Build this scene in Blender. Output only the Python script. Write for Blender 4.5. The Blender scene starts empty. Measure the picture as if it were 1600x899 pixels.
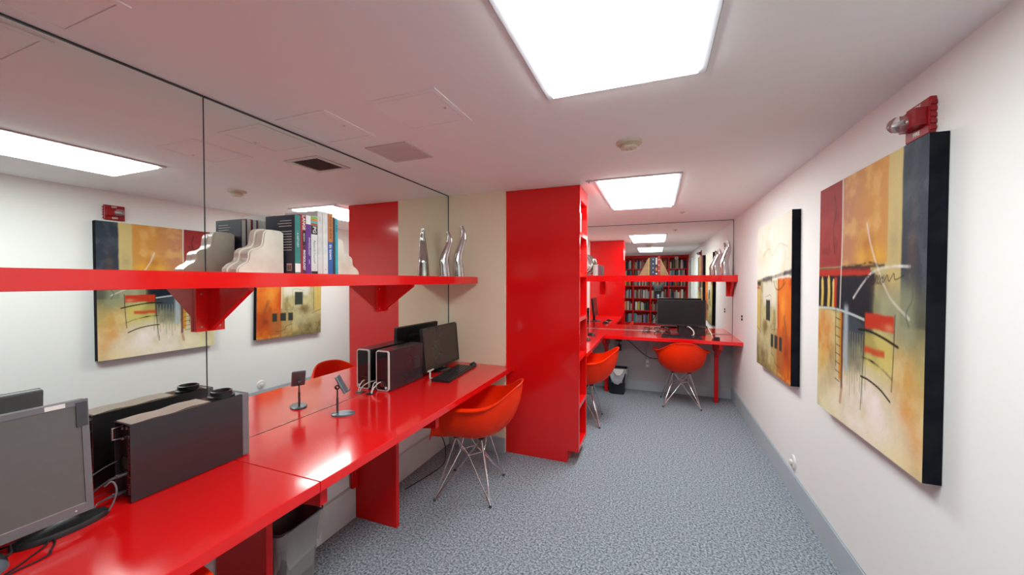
import bpy, bmesh, math, random
import numpy as np
from mathutils import Matrix, Vector
random.seed(7)
SC = bpy.context.scene
COL = SC.collection
PI = math.pi

# ------------------------------------------------------------------ camera, world, exposure
cam_data = bpy.data.cameras.new('camera')
cam_data.sensor_fit = 'HORIZONTAL'; cam_data.sensor_width = 36.0
cam_data.lens = 585.6 / 1600 * 36.0
cam_data.clip_start = 0.02
cam = bpy.data.objects.new('camera', cam_data); COL.objects.link(cam)
cam.matrix_world = (Matrix.Translation((0, 0, 1.5)) @ Matrix.Rotation(math.radians(21.01), 4, 'Z')
                    @ Matrix.Rotation(math.radians(90 - 1.105), 4, 'X') @ Matrix.Rotation(0.0016, 4, 'Z'))
SC.camera = cam
world = bpy.data.worlds.new('world'); SC.world = world; world.use_nodes = True
world.node_tree.nodes['Background'].inputs[0].default_value = (0.6, 0.6, 0.62, 1)
world.node_tree.nodes['Background'].inputs[1].default_value = 0.05
vs = SC.view_settings
vs.view_transform = 'Standard'; vs.look = 'None'; vs.gamma = 1.0; vs.use_curve_mapping = False
vs.exposure = 1.5
LAMP = 7.0          # radiance of the fluorescent diffusers
SC.cycles.max_bounces = 10; SC.cycles.diffuse_bounces = 6; SC.cycles.glossy_bounces = 6
SC.cycles.adaptive_threshold = 0.03
SC.cycles.sample_clamp_indirect = 6.0

# ------------------------------------------------------------------ measures (metres)
XL, XR, YE, YB, YN = -1.769, 0.908, 2.99, 5.405, -1.80   # mirror wall, right wall, end wall, far wall, wall behind
ZC, ZD, ZA = 2.268, 0.7605, 0.815                        # ceiling, long desk, alcove desk
XB0, XB1, YB0, YB1 = -1.213, -0.575, 3.015, 3.37         # red bookcase

# ------------------------------------------------------------------ materials
MATS = {}
def mat(name, color, rough=0.5, metal=0.0, coat=0.0, spec=0.5, noise=None, bump=None, emit=None, trans=0.0, alpha=1.0, ior=1.5):
    if name in MATS: return MATS[name]
    m = bpy.data.materials.new(name); m.use_nodes = True
    nt = m.node_tree; b = nt.nodes['Principled BSDF']
    b.inputs['Base Color'].default_value = (*color, 1)
    b.inputs['Roughness'].default_value = rough
    b.inputs['Metallic'].default_value = metal
    b.inputs['Coat Weight'].default_value = coat
    b.inputs['Coat Roughness'].default_value = 0.06
    b.inputs['Specular IOR Level'].default_value = spec
    b.inputs['Transmission Weight'].default_value = trans
    b.inputs['Alpha'].default_value = alpha
    b.inputs['IOR'].default_value = ior
    if emit:
        b.inputs['Emission Color'].default_value = (*emit[0], 1); b.inputs['Emission Strength'].default_value = emit[1]
    if noise or bump:
        tc = nt.nodes.new('ShaderNodeTexCoord')
    if noise:                       # (scale, other colour, lo, hi)
        n = nt.nodes.new('ShaderNodeTexNoise'); n.inputs['Scale'].default_value = noise[0]
        n.inputs['Detail'].default_value = 4
        r = nt.nodes.new('ShaderNodeValToRGB')
        r.color_ramp.elements[0].position = noise[2]; r.color_ramp.elements[1].position = noise[3]
        r.color_ramp.elements[0].color = (*color, 1); r.color_ramp.elements[1].color = (*noise[1], 1)
        nt.links.new(tc.outputs['Object'], n.inputs['Vector'])
        nt.links.new(n.outputs['Fac'], r.inputs['Fac']); nt.links.new(r.outputs['Color'], b.inputs['Base Color'])
    if bump:                        # (scale, strength, distance)
        n2 = nt.nodes.new('ShaderNodeTexNoise'); n2.inputs['Scale'].default_value = bump[0]; n2.inputs['Detail'].default_value = 3
        bp = nt.nodes.new('ShaderNodeBump'); bp.inputs['Strength'].default_value = bump[1]; bp.inputs['Distance'].default_value = bump[2]
        nt.links.new(tc.outputs['Object'], n2.inputs['Vector'])
        nt.links.new(n2.outputs['Fac'], bp.inputs['Height']); nt.links.new(bp.outputs['Normal'], b.inputs['Normal'])
    MATS[name] = m
    return m

mat('wall_white', (0.85, 0.85, 0.83), 0.75, noise=(1.5, (0.835, 0.835, 0.815), 0.4, 0.6))
mat('wall_cream', (0.90, 0.82, 0.62), 0.7, noise=(1.5, (0.885, 0.805, 0.605), 0.4, 0.6))
mat('wall_grey', (0.46, 0.48, 0.50), 0.75, noise=(2, (0.43, 0.45, 0.47), 0.4, 0.6))
mat('ceiling_white', (0.90, 0.895, 0.89), 0.8, noise=(1.2, (0.885, 0.88, 0.875), 0.4, 0.6))
mat('baseboard_blue', (0.44, 0.51, 0.55), 0.5, noise=(6, (0.42, 0.49, 0.53), 0.4, 0.6))
mat('baseboard_white', (0.66, 0.66, 0.65), 0.5, noise=(6, (0.62, 0.62, 0.62), 0.4, 0.6))
mat('red', (0.80, 0.006, 0.007), 0.15, coat=0.3, noise=(1.3, (0.77, 0.006, 0.007), 0.4, 0.6))
mat('red_matte', (0.70, 0.005, 0.007), 0.3, spec=0.3, noise=(2, (0.66, 0.005, 0.007), 0.4, 0.6))
mat('orange', (0.95, 0.030, 0.0), 0.45, spec=0.2, noise=(5, (0.92, 0.028, 0.0), 0.4, 0.6))
mat('orange_glide', (0.05, 0.05, 0.05), 0.5, noise=(5, (0.04, 0.04, 0.04), 0.4, 0.6))
mat('chrome', (0.78, 0.78, 0.79), 0.14, metal=1.0, noise=(8, (0.74, 0.74, 0.75), 0.4, 0.6))
mat('silver', (0.66, 0.66, 0.66), 0.14, metal=1.0, noise=(6, (0.58, 0.58, 0.58), 0.4, 0.6), bump=(18, 0.12, 0.01))
mat('mirror_edge', (0.03, 0.04, 0.04), 0.4, noise=(6, (0.02, 0.03, 0.03), 0.4, 0.6))
mat('black', (0.012, 0.012, 0.014), 0.4, noise=(20, (0.018, 0.018, 0.02), 0.4, 0.6))
mat('black_case', (0.030, 0.026, 0.031), 0.24, noise=(60, (0.028, 0.026, 0.03), 0.4, 0.6), spec=0.6)
mat('black_gloss', (0.008, 0.008, 0.010), 0.06, coat=0.6, noise=(10, (0.010, 0.010, 0.012), 0.4, 0.6))
mat('screen_matte', (0.115, 0.12, 0.115), 0.45, noise=(40, (0.12, 0.125, 0.12), 0.4, 0.6))
mat('screen_dark', (0.035, 0.030, 0.024), 0.25, noise=(40, (0.038, 0.033, 0.027), 0.4, 0.6))
mat('screen_far', (0.010, 0.008, 0.010), 0.25, noise=(40, (0.012, 0.010, 0.012), 0.4, 0.6))
mat('bezel_grey', (0.16, 0.16, 0.175), 0.4, noise=(30, (0.15, 0.15, 0.165), 0.4, 0.6))
mat('steel_blue', (0.17, 0.22, 0.26), 0.35, metal=0.4, noise=(30, (0.15, 0.20, 0.24), 0.4, 0.6))
mat('dark_metal', (0.09, 0.09, 0.10), 0.35, metal=0.6, noise=(30, (0.08, 0.08, 0.09), 0.4, 0.6))
mat('light_metal', (0.55, 0.55, 0.56), 0.35, metal=0.8, noise=(30, (0.5, 0.5, 0.51), 0.4, 0.6))
mat('white_plastic', (0.78, 0.77, 0.73), 0.4, noise=(20, (0.75, 0.74, 0.70), 0.4, 0.6))
mat('ivory_plastic', (0.70, 0.63, 0.50), 0.45, noise=(20, (0.67, 0.60, 0.47), 0.4, 0.6))
mat('paper', (0.96, 0.88, 0.76), 0.8, noise=(12, (0.93, 0.85, 0.73), 0.4, 0.6))
mat('white_paper', (0.80, 0.79, 0.77), 0.7, noise=(60, (0.76, 0.75, 0.72), 0.4, 0.6))
mat('stone', (0.80, 0.76, 0.66), 0.30, noise=(9, (0.64, 0.58, 0.48), 0.42, 0.75))
mat('alarm_red', (0.33, 0.005, 0.012), 0.3, noise=(8, (0.30, 0.005, 0.01), 0.4, 0.6))
mat('strobe_glass', (0.92, 0.92, 0.92), 0.05, trans=0.85, noise=(8, (0.9, 0.9, 0.9), 0.4, 0.6))
mat('canvas_edge', (0.006, 0.007, 0.012), 0.8, spec=0.1, bump=(300, 0.2, 0.002), noise=(12, (0.012, 0.013, 0.018), 0.4, 0.6))
mat('bin_plastic', (0.17, 0.15, 0.145), 0.35, noise=(9, (0.14, 0.125, 0.12), 0.4, 0.6))
mat('bin_navy', (0.010, 0.012, 0.022), 0.35, noise=(9, (0.014, 0.016, 0.026), 0.4, 0.6))
mat('liner', (0.66, 0.64, 0.63), 0.2, alpha=0.28, noise=(14, (0.5, 0.48, 0.47), 0.35, 0.65), bump=(16, 0.6, 0.02))
mat('liner_white', (0.62, 0.64, 0.67), 0.3, alpha=0.55, noise=(14, (0.4, 0.42, 0.45), 0.35, 0.65), bump=(22, 0.6, 0.02))
mat('wood_tan', (0.42, 0.27, 0.13), 0.5, noise=(14, (0.34, 0.21, 0.09), 0.35, 0.65))
mat('glass_frosted', (0.7, 0.8, 0.75), 0.15, noise=(8, (0.6, 0.72, 0.66), 0.4, 0.6))
mat('fixture_white', (0.62, 0.62, 0.66), 0.5, noise=(9, (0.6, 0.6, 0.64), 0.4, 0.6))
mat('vent_metal', (0.62, 0.56, 0.55), 0.45, noise=(9, (0.6, 0.54, 0.53), 0.4, 0.6))
mat('vent_dark', (0.03, 0.028, 0.026), 0.7, noise=(9, (0.035, 0.032, 0.03), 0.4, 0.6))
mat('door_white', (0.70, 0.69, 0.66), 0.45, noise=(3, (0.68, 0.67, 0.64), 0.4, 0.6))
def flat(name, c, rough=0.45): return mat(name, c, rough, noise=(25, tuple(v * 0.9 for v in c), 0.4, 0.6))

def special(name):
    m = bpy.data.materials.new(name); m.use_nodes = True; MATS[name] = m
    nt = m.node_tree
    return m, nt, nt.nodes['Principled BSDF']
# silvered glass
m, nt, b = special('mirror')
b.inputs['Base Color'].default_value = (0.88, 0.925, 0.895, 1); b.inputs['Metallic'].default_value = 1.0; b.inputs['Roughness'].default_value = 0.0
# speckled loop carpet
m, nt, b = special('carpet')
tc = nt.nodes.new('ShaderNodeTexCoord')
n1 = nt.nodes.new('ShaderNodeTexNoise'); n1.inputs['Scale'].default_value = 105; n1.inputs['Detail'].default_value = 4; n1.inputs['Roughness'].default_value = 0.78
mp = nt.nodes.new('ShaderNodeMapping'); mp.inputs['Scale'].default_value = (0.8, 0.8, 1.0)
r = nt.nodes.new('ShaderNodeValToRGB')
for pos, c in ((0.38, (0.07, 0.085, 0.105)), (0.62, (0.47, 0.52, 0.575))):
    e = r.color_ramp.elements[0] if pos == 0.38 else r.color_ramp.elements[1]
    e.position = pos; e.color = (*c, 1)
e = r.color_ramp.elements.new(0.5); e.color = (0.255, 0.292, 0.335, 1)
bp = nt.nodes.new('ShaderNodeBump'); bp.inputs['Strength'].default_value = 0.7; bp.inputs['Distance'].default_value = 0.006
nt.links.new(tc.outputs['Object'], mp.inputs['Vector']); nt.links.new(mp.outputs['Vector'], n1.inputs['Vector'])
nt.links.new(n1.outputs['Fac'], r.inputs['Fac']); nt.links.new(r.outputs['Color'], b.inputs['Base Color'])
nt.links.new(n1.outputs['Fac'], bp.inputs['Height']); nt.links.new(bp.outputs['Normal'], b.inputs['Normal'])
b.inputs['Roughness'].default_value = 0.95; b.inputs['Specular IOR Level'].default_value = 0.1
# prismatic lamp diffuser
m, nt, b = special('diffuser')
tc = nt.nodes.new('ShaderNodeTexCoord')
v = nt.nodes.new('ShaderNodeTexVoronoi'); v.inputs['Scale'].default_value = 110; v.inputs['Randomness'].default_value = 0.05
mr = nt.nodes.new('ShaderNodeMapRange'); mr.inputs['From Min'].default_value = 0.0; mr.inputs['From Max'].default_value = 0.7
mr.inputs['To Min'].default_value = LAMP * 1.1; mr.inputs['To Max'].default_value = LAMP * 0.85
nt.links.new(tc.outputs['Object'], v.inputs['Vector']); nt.links.new(v.outputs['Distance'], mr.inputs['Value'])
nt.links.new(mr.outputs['Result'], b.inputs['Emission Strength'])
b.inputs['Emission Color'].default_value = (0.91, 1.0, 0.985, 1); b.inputs['Base Color'].default_value = (0.8, 0.8, 0.8, 1)
# painted canvas: colour attribute laid down by the brush routines below, with brush relief
m, nt, b = special('paint')
at = nt.nodes.new('ShaderNodeAttribute'); at.attribute_name = 'paint'
tc = nt.nodes.new('ShaderNodeTexCoord')
n1 = nt.nodes.new('ShaderNodeTexNoise'); n1.inputs['Scale'].default_value = 40; n1.inputs['Detail'].default_value = 6; n1.inputs['Distortion'].default_value = 1.0
bp = nt.nodes.new('ShaderNodeBump'); bp.inputs['Strength'].default_value = 0.25; bp.inputs['Distance'].default_value = 0.004
nt.links.new(tc.outputs['Object'], n1.inputs['Vector']); nt.links.new(n1.outputs['Fac'], bp.inputs['Height'])
nt.links.new(at.outputs['Color'], b.inputs['Base Color']); nt.links.new(bp.outputs['Normal'], b.inputs['Normal'])
b.inputs['Roughness'].default_value = 0.6; b.inputs['Specular IOR Level'].default_value = 0.15

# ------------------------------------------------------------------ mesh helpers
def BM(): return bmesh.new()
def box(bm, x0, x1, y0, y1, z0, z1):
    vs_ = [bm.verts.new(p) for p in ((x0,y0,z0),(x1,y0,z0),(x1,y1,z0),(x0,y1,z0),(x0,y0,z1),(x1,y0,z1),(x1,y1,z1),(x0,y1,z1))]
    for f in ((3,2,1,0),(4,5,6,7),(0,1,5,4),(1,2,6,5),(2,3,7,6),(3,0,4,7)): bm.faces.new([vs_[i] for i in f])
    return bm
def B(x0, x1, y0, y1, z0, z1, bev=0.0, seg=2):
    bm = box(BM(), min(x0,x1), max(x0,x1), min(y0,y1), max(y0,y1), min(z0,z1), max(z0,z1))
    if bev: bmesh.ops.bevel(bm, geom=bm.edges[:], offset=bev, segments=seg, profile=0.5, affect='EDGES')
    return bm
def prism(bm, poly, axis, a, b):
    """poly of 2-D points, extruded along axis ('x': points are (y,z); 'y': (x,z); 'z': (x,y))"""
    def P(p, t): return {'x': (t, p[0], p[1]), 'y': (p[0], t, p[1]), 'z': (p[0], p[1], t)}[axis]
    A = [bm.verts.new(P(p, a)) for p in poly]; Bv = [bm.verts.new(P(p, b)) for p in poly]
    n = len(poly)
    bm.faces.new(A); bm.faces.new(Bv[::-1])
    for i in range(n): bm.faces.new((A[i], Bv[i], Bv[(i+1) % n], A[(i+1) % n]))
    bmesh.ops.recalc_face_normals(bm, faces=bm.faces[:])
    return bm
def tube(bm, pts, r, seg=8, cap=True):
    pts = [Vector(p) for p in pts]; rings = []
    up = Vector((0.123, 0.456, 0.88)).normalized()
    for i, p in enumerate(pts):
        d = (pts[min(i+1, len(pts)-1)] - pts[max(i-1, 0)]).normalized()
        if abs(d.dot(up)) > 0.97: up = Vector((1, 0.1, 0)).normalized()
        s = d.cross(up).normalized(); t = s.cross(d)
        rr = r[i] if isinstance(r, (list, tuple)) else r
        rings.append([bm.verts.new(p + (s * math.cos(2*PI*k/seg) + t * math.sin(2*PI*k/seg)) * rr) for k in range(seg)])
    for a, b_ in zip(rings, rings[1:]):
        for k in range(seg): bm.faces.new((a[k], a[(k+1) % seg], b_[(k+1) % seg], b_[k]))
    if cap: bm.faces.new(rings[0][::-1]); bm.faces.new(rings[-1])
    bmesh.ops.recalc_face_normals(bm, faces=bm.faces[:])
    return bm
def lathe(bm, prof, seg=24, c=(0, 0, 0), sx=1.0, sy=1.0):
    """profile of (r, z) about the z axis through c"""
    rings = []
    for r_, z in prof:
        if r_ < 1e-6: rings.append([bm.verts.new((c[0], c[1], c[2] + z))])
        else: rings.append([bm.verts.new((c[0] + r_*sx*math.cos(2*PI*k/seg), c[1] + r_*sy*math.sin(2*PI*k/seg), c[2] + z)) for k in range(seg)])
    for a, b_ in zip(rings, rings[1:]):
        for k in range(seg):
            k2 = (k+1) % seg
            if len(a) == 1 and len(b_) == 1: continue
            if len(a) == 1: bm.faces.new((a[0], b_[k2], b_[k]))
            elif len(b_) == 1: bm.faces.new((a[k], a[k2], b_[0]))
            else: bm.faces.new((a[k], a[k2], b_[k2], b_[k]))
    bmesh.ops.recalc_face_normals(bm, faces=bm.faces[:])
    return bm
def curve_pts(ctrl, n=8):
    """Catmull-Rom through the control points"""
    P = [Vector(c) for c in ctrl]; P = [2*P[0]-P[1]] + P + [2*P[-1]-P[-2]]; out = []
    for i in range(1, len(P)-2):
        for k in range(n):
            t = k / n
            out.append(0.5*((2*P[i]) + (P[i+1]-P[i-1])*t + (2*P[i-1]-5*P[i]+4*P[i+1]-P[i+2])*t*t + (3*P[i]-P[i-1]-3*P[i+1]+P[i+2])*t**3))
    out.append(P[-2]); return out
def mesh(name, bm, material, smooth=False):
    me = bpy.data.meshes.new(name); bm.to_mesh(me); bm.free()
    for m_ in (material if isinstance(material, (list, tuple)) else [material]):
        me.materials.append(MATS[m_] if isinstance(m_, str) else m_)
    if smooth:
        me.shade_smooth()
        try: me.set_sharp_from_angle(angle=math.radians(40))
        except Exception: pass
    return me
def link(name, data, parent=None):
    o = bpy.data.objects.new(name, data); COL.objects.link(o)
    if parent is not None: o.parent = parent
    return o
def chain(o):
    m_ = Matrix.Identity(4)
    while o is not None: m_ = o.matrix_basis @ m_; o = o.parent
    return m_
def part(name, bm, material, parent, smooth=False, world=False):
    if world: bm.transform(chain(parent).inverted())
    return link(name, mesh(name, bm, material, smooth), parent)
def tag(o, label, cat, group=None, kind=None):
    o['label'] = label
    if cat: o['category'] = cat
    if group: o['group'] = group
    if kind: o['kind'] = kind
    return o
def thing(name, label, cat, loc=(0, 0, 0), rz=0.0, group=None):
    o = link(name, None); o.location = loc; o.rotation_euler = (0, 0, rz); o.empty_display_size = 0.1
    o.matrix_basis = Matrix.Translation(loc) @ Matrix.Rotation(rz, 4, 'Z')
    return tag(o, label, cat, group)
def solo(name, bm, material, label, cat, group=None, smooth=False, loc=None, rz=0.0):
    o = link(name, mesh(name, bm, material, smooth))
    if loc is not None: o.matrix_basis = Matrix.Translation(loc) @ Matrix.Rotation(rz, 4, 'Z')
    return tag(o, label, cat, group)
def struct(name, bm, material, label=None, parent=None, smooth=False):
    o = link(name, mesh(name, bm, material, smooth), parent)
    if parent is None:
        o['kind'] = 'structure'
        if label: o['label'] = label
    return o
def copy_tree(o, parent=None):
    c = o.copy(); COL.objects.link(c); c.parent = parent
    for ch in [x for x in o.children]: copy_tree(ch, c)
    return c
def text_part(name, body, size, material, parent, M, align='CENTER', bold=0.0, sx=1.0, world=True):
    cu = bpy.data.curves.new(name, 'FONT'); cu.body = body; cu.size = size; cu.align_x = align; cu.align_y = 'CENTER'
    cu.extrude = 0.0003; cu.offset = bold; cu.resolution_u = 2
    tmp = bpy.data.objects.new('lettering_source', cu); COL.objects.link(tmp)
    dg = bpy.context.evaluated_depsgraph_get()
    me = bpy.data.meshes.new_from_object(tmp.evaluated_get(dg))
    bpy.data.objects.remove(tmp); bpy.data.curves.remove(cu)
    me.transform(Matrix.Diagonal((sx, 1, 1, 1)))
    me.transform((chain(parent).inverted() @ M) if world else M)
    me.materials.clear(); me.materials.append(MATS[material])
    return link(name, me, parent)
def frame_matrix(origin, ex, ey):
    ex = Vector(ex).normalized(); ey = Vector(ey).normalized(); ez = ex.cross(ey)
    M = Matrix.Identity(4)
    for i in range(3): M[i][0], M[i][1], M[i][2], M[i][3] = ex[i], ey[i], ez[i], origin[i]
    return M

# ------------------------------------------------------------------ the room
struct('floor', B(XL-.12, XR+.12, YN-.1, YB+.12, -.08, 0), 'carpet', 'blue grey speckled loop carpet')
struct('ceiling', B(XL-.12, XR+.12, YN-.1, YB+.12, ZC, ZC+.08), 'ceiling_white', 'low painted ceiling')
struct('wall_right', B(XR, XR+.1, YN, YB, 0, ZC), 'wall_white', 'long plain off-white wall hung with paintings')
struct('wall_left', B(XL-.11, XL-.007, YN, YE+.1, 0, ZC), 'wall_white', 'off-white wall below the mirrors')
struct('wall_end', B(XL-.007, XB0, YE, YB0+.3, 0, ZC), 'wall_cream', 'short cream wall at the end of the long desk')
struct('wall_alcove', B(XB0-.1, XB0-.001, YB0+.3, YB, 0, ZC), 'wall_white', 'side wall of the desk alcove')
struct('wall_back', B(XB0-.1, XR+.1, YB+.007, YB+.1, 0, ZC), 'wall_grey', 'grey wall under the mirror at the far end')
struct('wall_front', B(XL-.1, XR+.1, YN-.1, YN, 0, ZC), 'wall_white', 'wall behind the tall book wall')
def bboard(name, bm, m_, lab):
    bmesh.ops.bevel(bm, geom=[e for e in bm.edges if all(v.co.z > .05 for v in e.verts)], offset=.006, segments=2, affect='EDGES')
    struct(name, bm, m_, lab)
bboard('baseboard_right', B(XR-.012, XR, YN, YB, 0, .165), 'baseboard_blue', 'blue grey baseboard of the long wall')
bboard('baseboard_back', B(XB0, XR-.012, YB-.008, YB+.007, 0, .13), 'baseboard_blue', 'blue grey baseboard under the far desk')
bboard('baseboard_left', B(XL-.007, XL+.008, YN, YE, 0, .205), 'baseboard_white', 'tall grey white baseboard under the long desk')
bboard('baseboard_end', B(XL+.008, XB0+.004, YE-.016, YE, 0, .135), 'baseboard_blue', 'grey baseboard of the cream end wall')
# a plain white door behind the camera, seen only in the far mirror
d = struct('door_1', B(XR-.03, XR, -.95, -.1, .005, 2.03), 'door_white', 'white flush door near the book wall')
struct('door_frame', prism(BM(), [(-1.02, 0), (-.95, 0), (-.95, 2.035), (-.1, 2.035), (-.1, 0), (-.03, 0), (-.03, 2.1), (-1.02, 2.1)], 'x', XR-.045, XR), 'door_white', parent=d)
struct('door_handle', tube(BM(), [(XR-.03, -.17, 1.0), (XR-.085, -.17, 1.0), (XR-.085, -.28, 1.0)], .009), 'light_metal', parent=d, smooth=True)

# ------------------------------------------------------------------ mirrors
def mirror_panel(label, axis, a0, a1, z0, z1):
    if axis == 'x':
        t = thing('mirror_panel', label, 'mirror', (XL, (a0+a1)/2, z0)); bm = B(XL-.006, XL, a0, a1, z0, z1)
        face = lambda f: f.normal.x > .9
    else:
        t = thing('mirror_panel', label, 'mirror', ((a0+a1)/2, YB, z0)); bm = B(a0, a1, YB, YB+.006, z0, z1)
        face = lambda f: f.normal.y < -.9
    bm.normal_update()
    for f in bm.faces: f.material_index = 0 if face(f) else 1
    part('glass', bm, ['mirror', 'mirror_edge'], t, world=True)
    if axis == 'x':
        part('top_channel', B(XL-.006, XL+.004, a0, a1, z1, ZC-.0005), 'mirror_edge', t, world=True)
    else:
        part('top_channel', B(a0, a1, YB-.004, YB+.006, z1, ZC-.0005), 'mirror_edge', t, world=True)
    return t
mtA = mirror_panel('wall mirror pane behind the tall black computer tower, reaching out of frame', 'x', YN+.31, 1.008, ZD+.002, ZC-.007)
mtB = mirror_panel('wall mirror pane ending at the cream wall, behind books and phone stand', 'x', 1.0125, YE-.002, ZD+.002, ZC-.007)
part('seam_strip', B(XL-.006, XL+.0015, 1.0085, 1.012, ZD+.002, ZC-.007), 'mirror_edge', mtB, world=True)
part('corner_strip', B(XL-.004, XL+.003, YE-.006, YE-.001, ZD+.002, ZC-.007), 'mirror_edge', mtB, world=True)
mtC = mirror_panel('large mirror on the far wall above the desk with the wide monitor', 'y', XB0, XR-.004, ZA+.003, ZC-.006)
part('corner_strip', B(XR-.006, XR-.001, YB-.003, YB+.004, ZA+.003, ZC-.006), 'mirror_edge', mtC, world=True)
part('bottom_channel', B(XB0, XR-.004, YB-.004, YB, ZA+.001, ZA+.006), 'light_metal', mtC, world=True)

# ------------------------------------------------------------------ ceiling fittings
def ceiling_light(label, x0, x1, y0, y1):
    t = thing('ceiling_light', label, 'ceiling light', ((x0+x1)/2, (y0+y1)/2, ZC), group='fluorescent ceiling panels')
    fw = .028
    bm = BM()
    box(bm, x0-fw, x0, y0-fw, y1+fw, ZC-.008, ZC); box(bm, x1, x1+fw, y0-fw, y1+fw, ZC-.008, ZC)
    box(bm, x0, x1, y0-fw, y0, ZC-.008, ZC); box(bm, x0, x1, y1, y1+fw, ZC-.008, ZC)
    part('trim_frame', bm, 'fixture_white', t, world=True)
    bm = BM()
    for a in (x0-fw-.004, x1+fw): box(bm, a, a+.004, y0-fw, y1+fw, ZC-.004, ZC)
    for a in (y0-fw-.004, y1+fw): box(bm, x0-fw, x1+fw, a, a+.004, ZC-.004, ZC)
    part('outer_lip', bm, 'vent_metal', t, world=True)
    part('diffuser', B(x0+.0005, x1-.0005, y0+.0005, y1-.0005, ZC-.019, ZC-.0005, .002), 'diffuser', t, world=True)
    return t
ceiling_light('large glowing fluorescent panel overhead, cut by the top of the picture', -.402, .135, .335, 1.517)
ceiling_light('glowing fluorescent panel beyond the smoke detector, near the red bookcase', -.420, .140, 2.943, 4.127)

def access_panel(label, x0, x1, y0, y1):
    t = thing('access_panel', label, 'access panel', ((x0+x1)/2, (y0+y1)/2, ZC), group='painted ceiling hatches')
    bm = BM(); w = .022
    box(bm, x0, x1, y0, y0+w, ZC-.004, ZC); box(bm, x0, x1, y1-w, y1, ZC-.004, ZC)
    box(bm, x0, x0+w, y0+w, y1-w, ZC-.004, ZC); box(bm, x1-w, x1, y0+w, y1-w, ZC-.004, ZC)
    part('frame', bm, 'ceiling_white', t, world=True)
    part('hatch', B(x0+w+.0035, x1-w-.0035, y0+w+.0035, y1-w-.0035, ZC-.003, ZC), 'ceiling_white', t, world=True)
    part('latch', lathe(BM(), [(0, -.0055), (.006, -.0055), (.006, -.002)], 12, (x1-.05, (y0+y1)/2, ZC)), 'vent_metal', t, world=True)
access_panel('painted ceiling hatch right beside the mirror, before the air vent', -1.715, -1.40, 1.285, 1.615)
access_panel('painted ceiling hatch between the air vent and the large light panel', -1.178, -.83, 1.295, 1.622)
access_panel('painted ceiling hatch at the top corner of the picture above the mirror', -1.715, -1.385, .27, .615)
t = thing('air_vent', 'square louvred air vent in the ceiling near the mirror', 'air vent', (-1.437, 1.873, ZC))
x0, x1, y0, y1 = -1.58, -1.298, 1.735, 2.01; w = .03
bm = BM()
box(bm, x0, x1, y0, y0+w, ZC-.006, ZC); box(bm, x0, x1, y1-w, y1, ZC-.006, ZC); box(bm, x0, x0+w, y0+w, y1-w, ZC-.006, ZC); box(bm, x1-w, x1, y0+w, y1-w, ZC-.006, ZC)
part('frame', bm, 'vent_metal', t, world=True)
part('duct_backing', B(x0+w, x1-w, y0+w, y1-w, ZC-.0012, ZC-.0004), 'vent_dark', t, world=True)
for k in range(13):
    xx = x0+w+.008+k*.0168
    bm = prism(BM(), [(xx+.0060, ZC-.0015), (xx+.0048, ZC-.0015), (xx-.0060, ZC-.0058), (xx-.0048, ZC-.0062)], 'y', y0+w, y1-w)
    part('slat', bm, 'vent_metal', t, world=True)
t = thing('smoke_detector', 'round ivory smoke detector on the ceiling between the light panels', 'smoke detector', (-.145, 2.19, ZC))
part('base', lathe(BM(), [(0, 0), (.07, 0), (.07, -.008), (.066, -.013), (.05, -.014), (0, -.014)], 32), 'ivory_plastic', t, True)
part('vent_ring', lathe(BM(), [(.04, -.013), (.04, -.028), (0, -.028)], 28), 'black', t, True)
part('dome', lathe(BM(), [(.046, -.014), (.048, -.02), (.0425, -.022), (.0425, -.0275), (.047, -.029), (.044, -.038), (.03, -.045), (0, -.047)], 32), 'ivory_plastic', t, True)
for k in (-1, 1): part('indicator', lathe(BM(), [(.004, -.044), (.004, -.049), (0, -.05)], 8, (k*.012, -.02, .003)), 'alarm_red', t, True)
for nm, lab, x, y in (('ceiling_sensor', 'tiny flush sensor on the ceiling past the farther light panel', .268, 4.62), ('sprinkler_head', 'small sprinkler head on the ceiling beside the red bookcase top', -.485, 2.93)):
    t = thing(nm, lab, 'sprinkler' if nm[0] == 's' else 'sensor', (x, y, ZC))
    part('plate', lathe(BM(), [(0, 0), (.03, 0), (.028, -.005), (.012, -.006), (0, -.006)], 20), 'vent_metal', t, True)
    part('tip', lathe(BM(), [(.007, -.006), (.006, -.014), (.012, -.015), (.012, -.0165), (0, -.017)], 12), 'light_metal', t, True)

# ------------------------------------------------------------------ long desk
t = thing('built_in_desk', 'long glossy red desk along the mirrored wall', 'desk', (XL+.3, .75, 0))
DX = -1.1415
part('worktop', B(XL+.0005, DX, YN+.31, 1.0165, ZD-.04, ZD, .0025), 'red', t, world=True)
part('worktop', B(XL+.0005, DX, 1.0185, YE-.001, ZD-.04, ZD, .0025), 'red', t, world=True)
# the last stretch of the front edge runs a little past the cream wall, before the bookcase
part('edge_return', B(XB0, DX, YE-.001, YB0-.002, ZD-.04, ZD-.0004), 'red', t, world=True)
for yy in (1.03, 1.834, -.05):
    part('support_panel', B(XL+.009, -1.449, yy, yy+.028, .002, ZD-.04, .0015), 'red_matte', t, world=True)
    bm = prism(BM(), [(XL+.009, ZD-.0402), (-1.19, ZD-.0402), (-1.19, .635), (-1.25, .628), (XL+.009, .56)], 'y', yy+.029, yy+.062)
    part('support_beam', bm, 'red_matte', t, world=True)
part('wall_cleat', B(XL+.009, XL+.03, 1.79, 1.832, .205, ZD-.04), 'red_matte', t, world=True)
for zz in (.3, .5, .66): part('screw', lathe(BM(), [(0, .001), (.003, .001), (.004, 0)], 8), 'light_metal', t).matrix_basis = Matrix.Translation((XL+.0305-(XL+.3), 1.811-.75, zz)) @ Matrix.Rotation(PI/2, 4, 'Y')
part('rear_rail', B(XL+.009, XL+.03, 1.9, YE-.02, .63, ZD-.04), 'red_matte', t, world=True)
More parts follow.
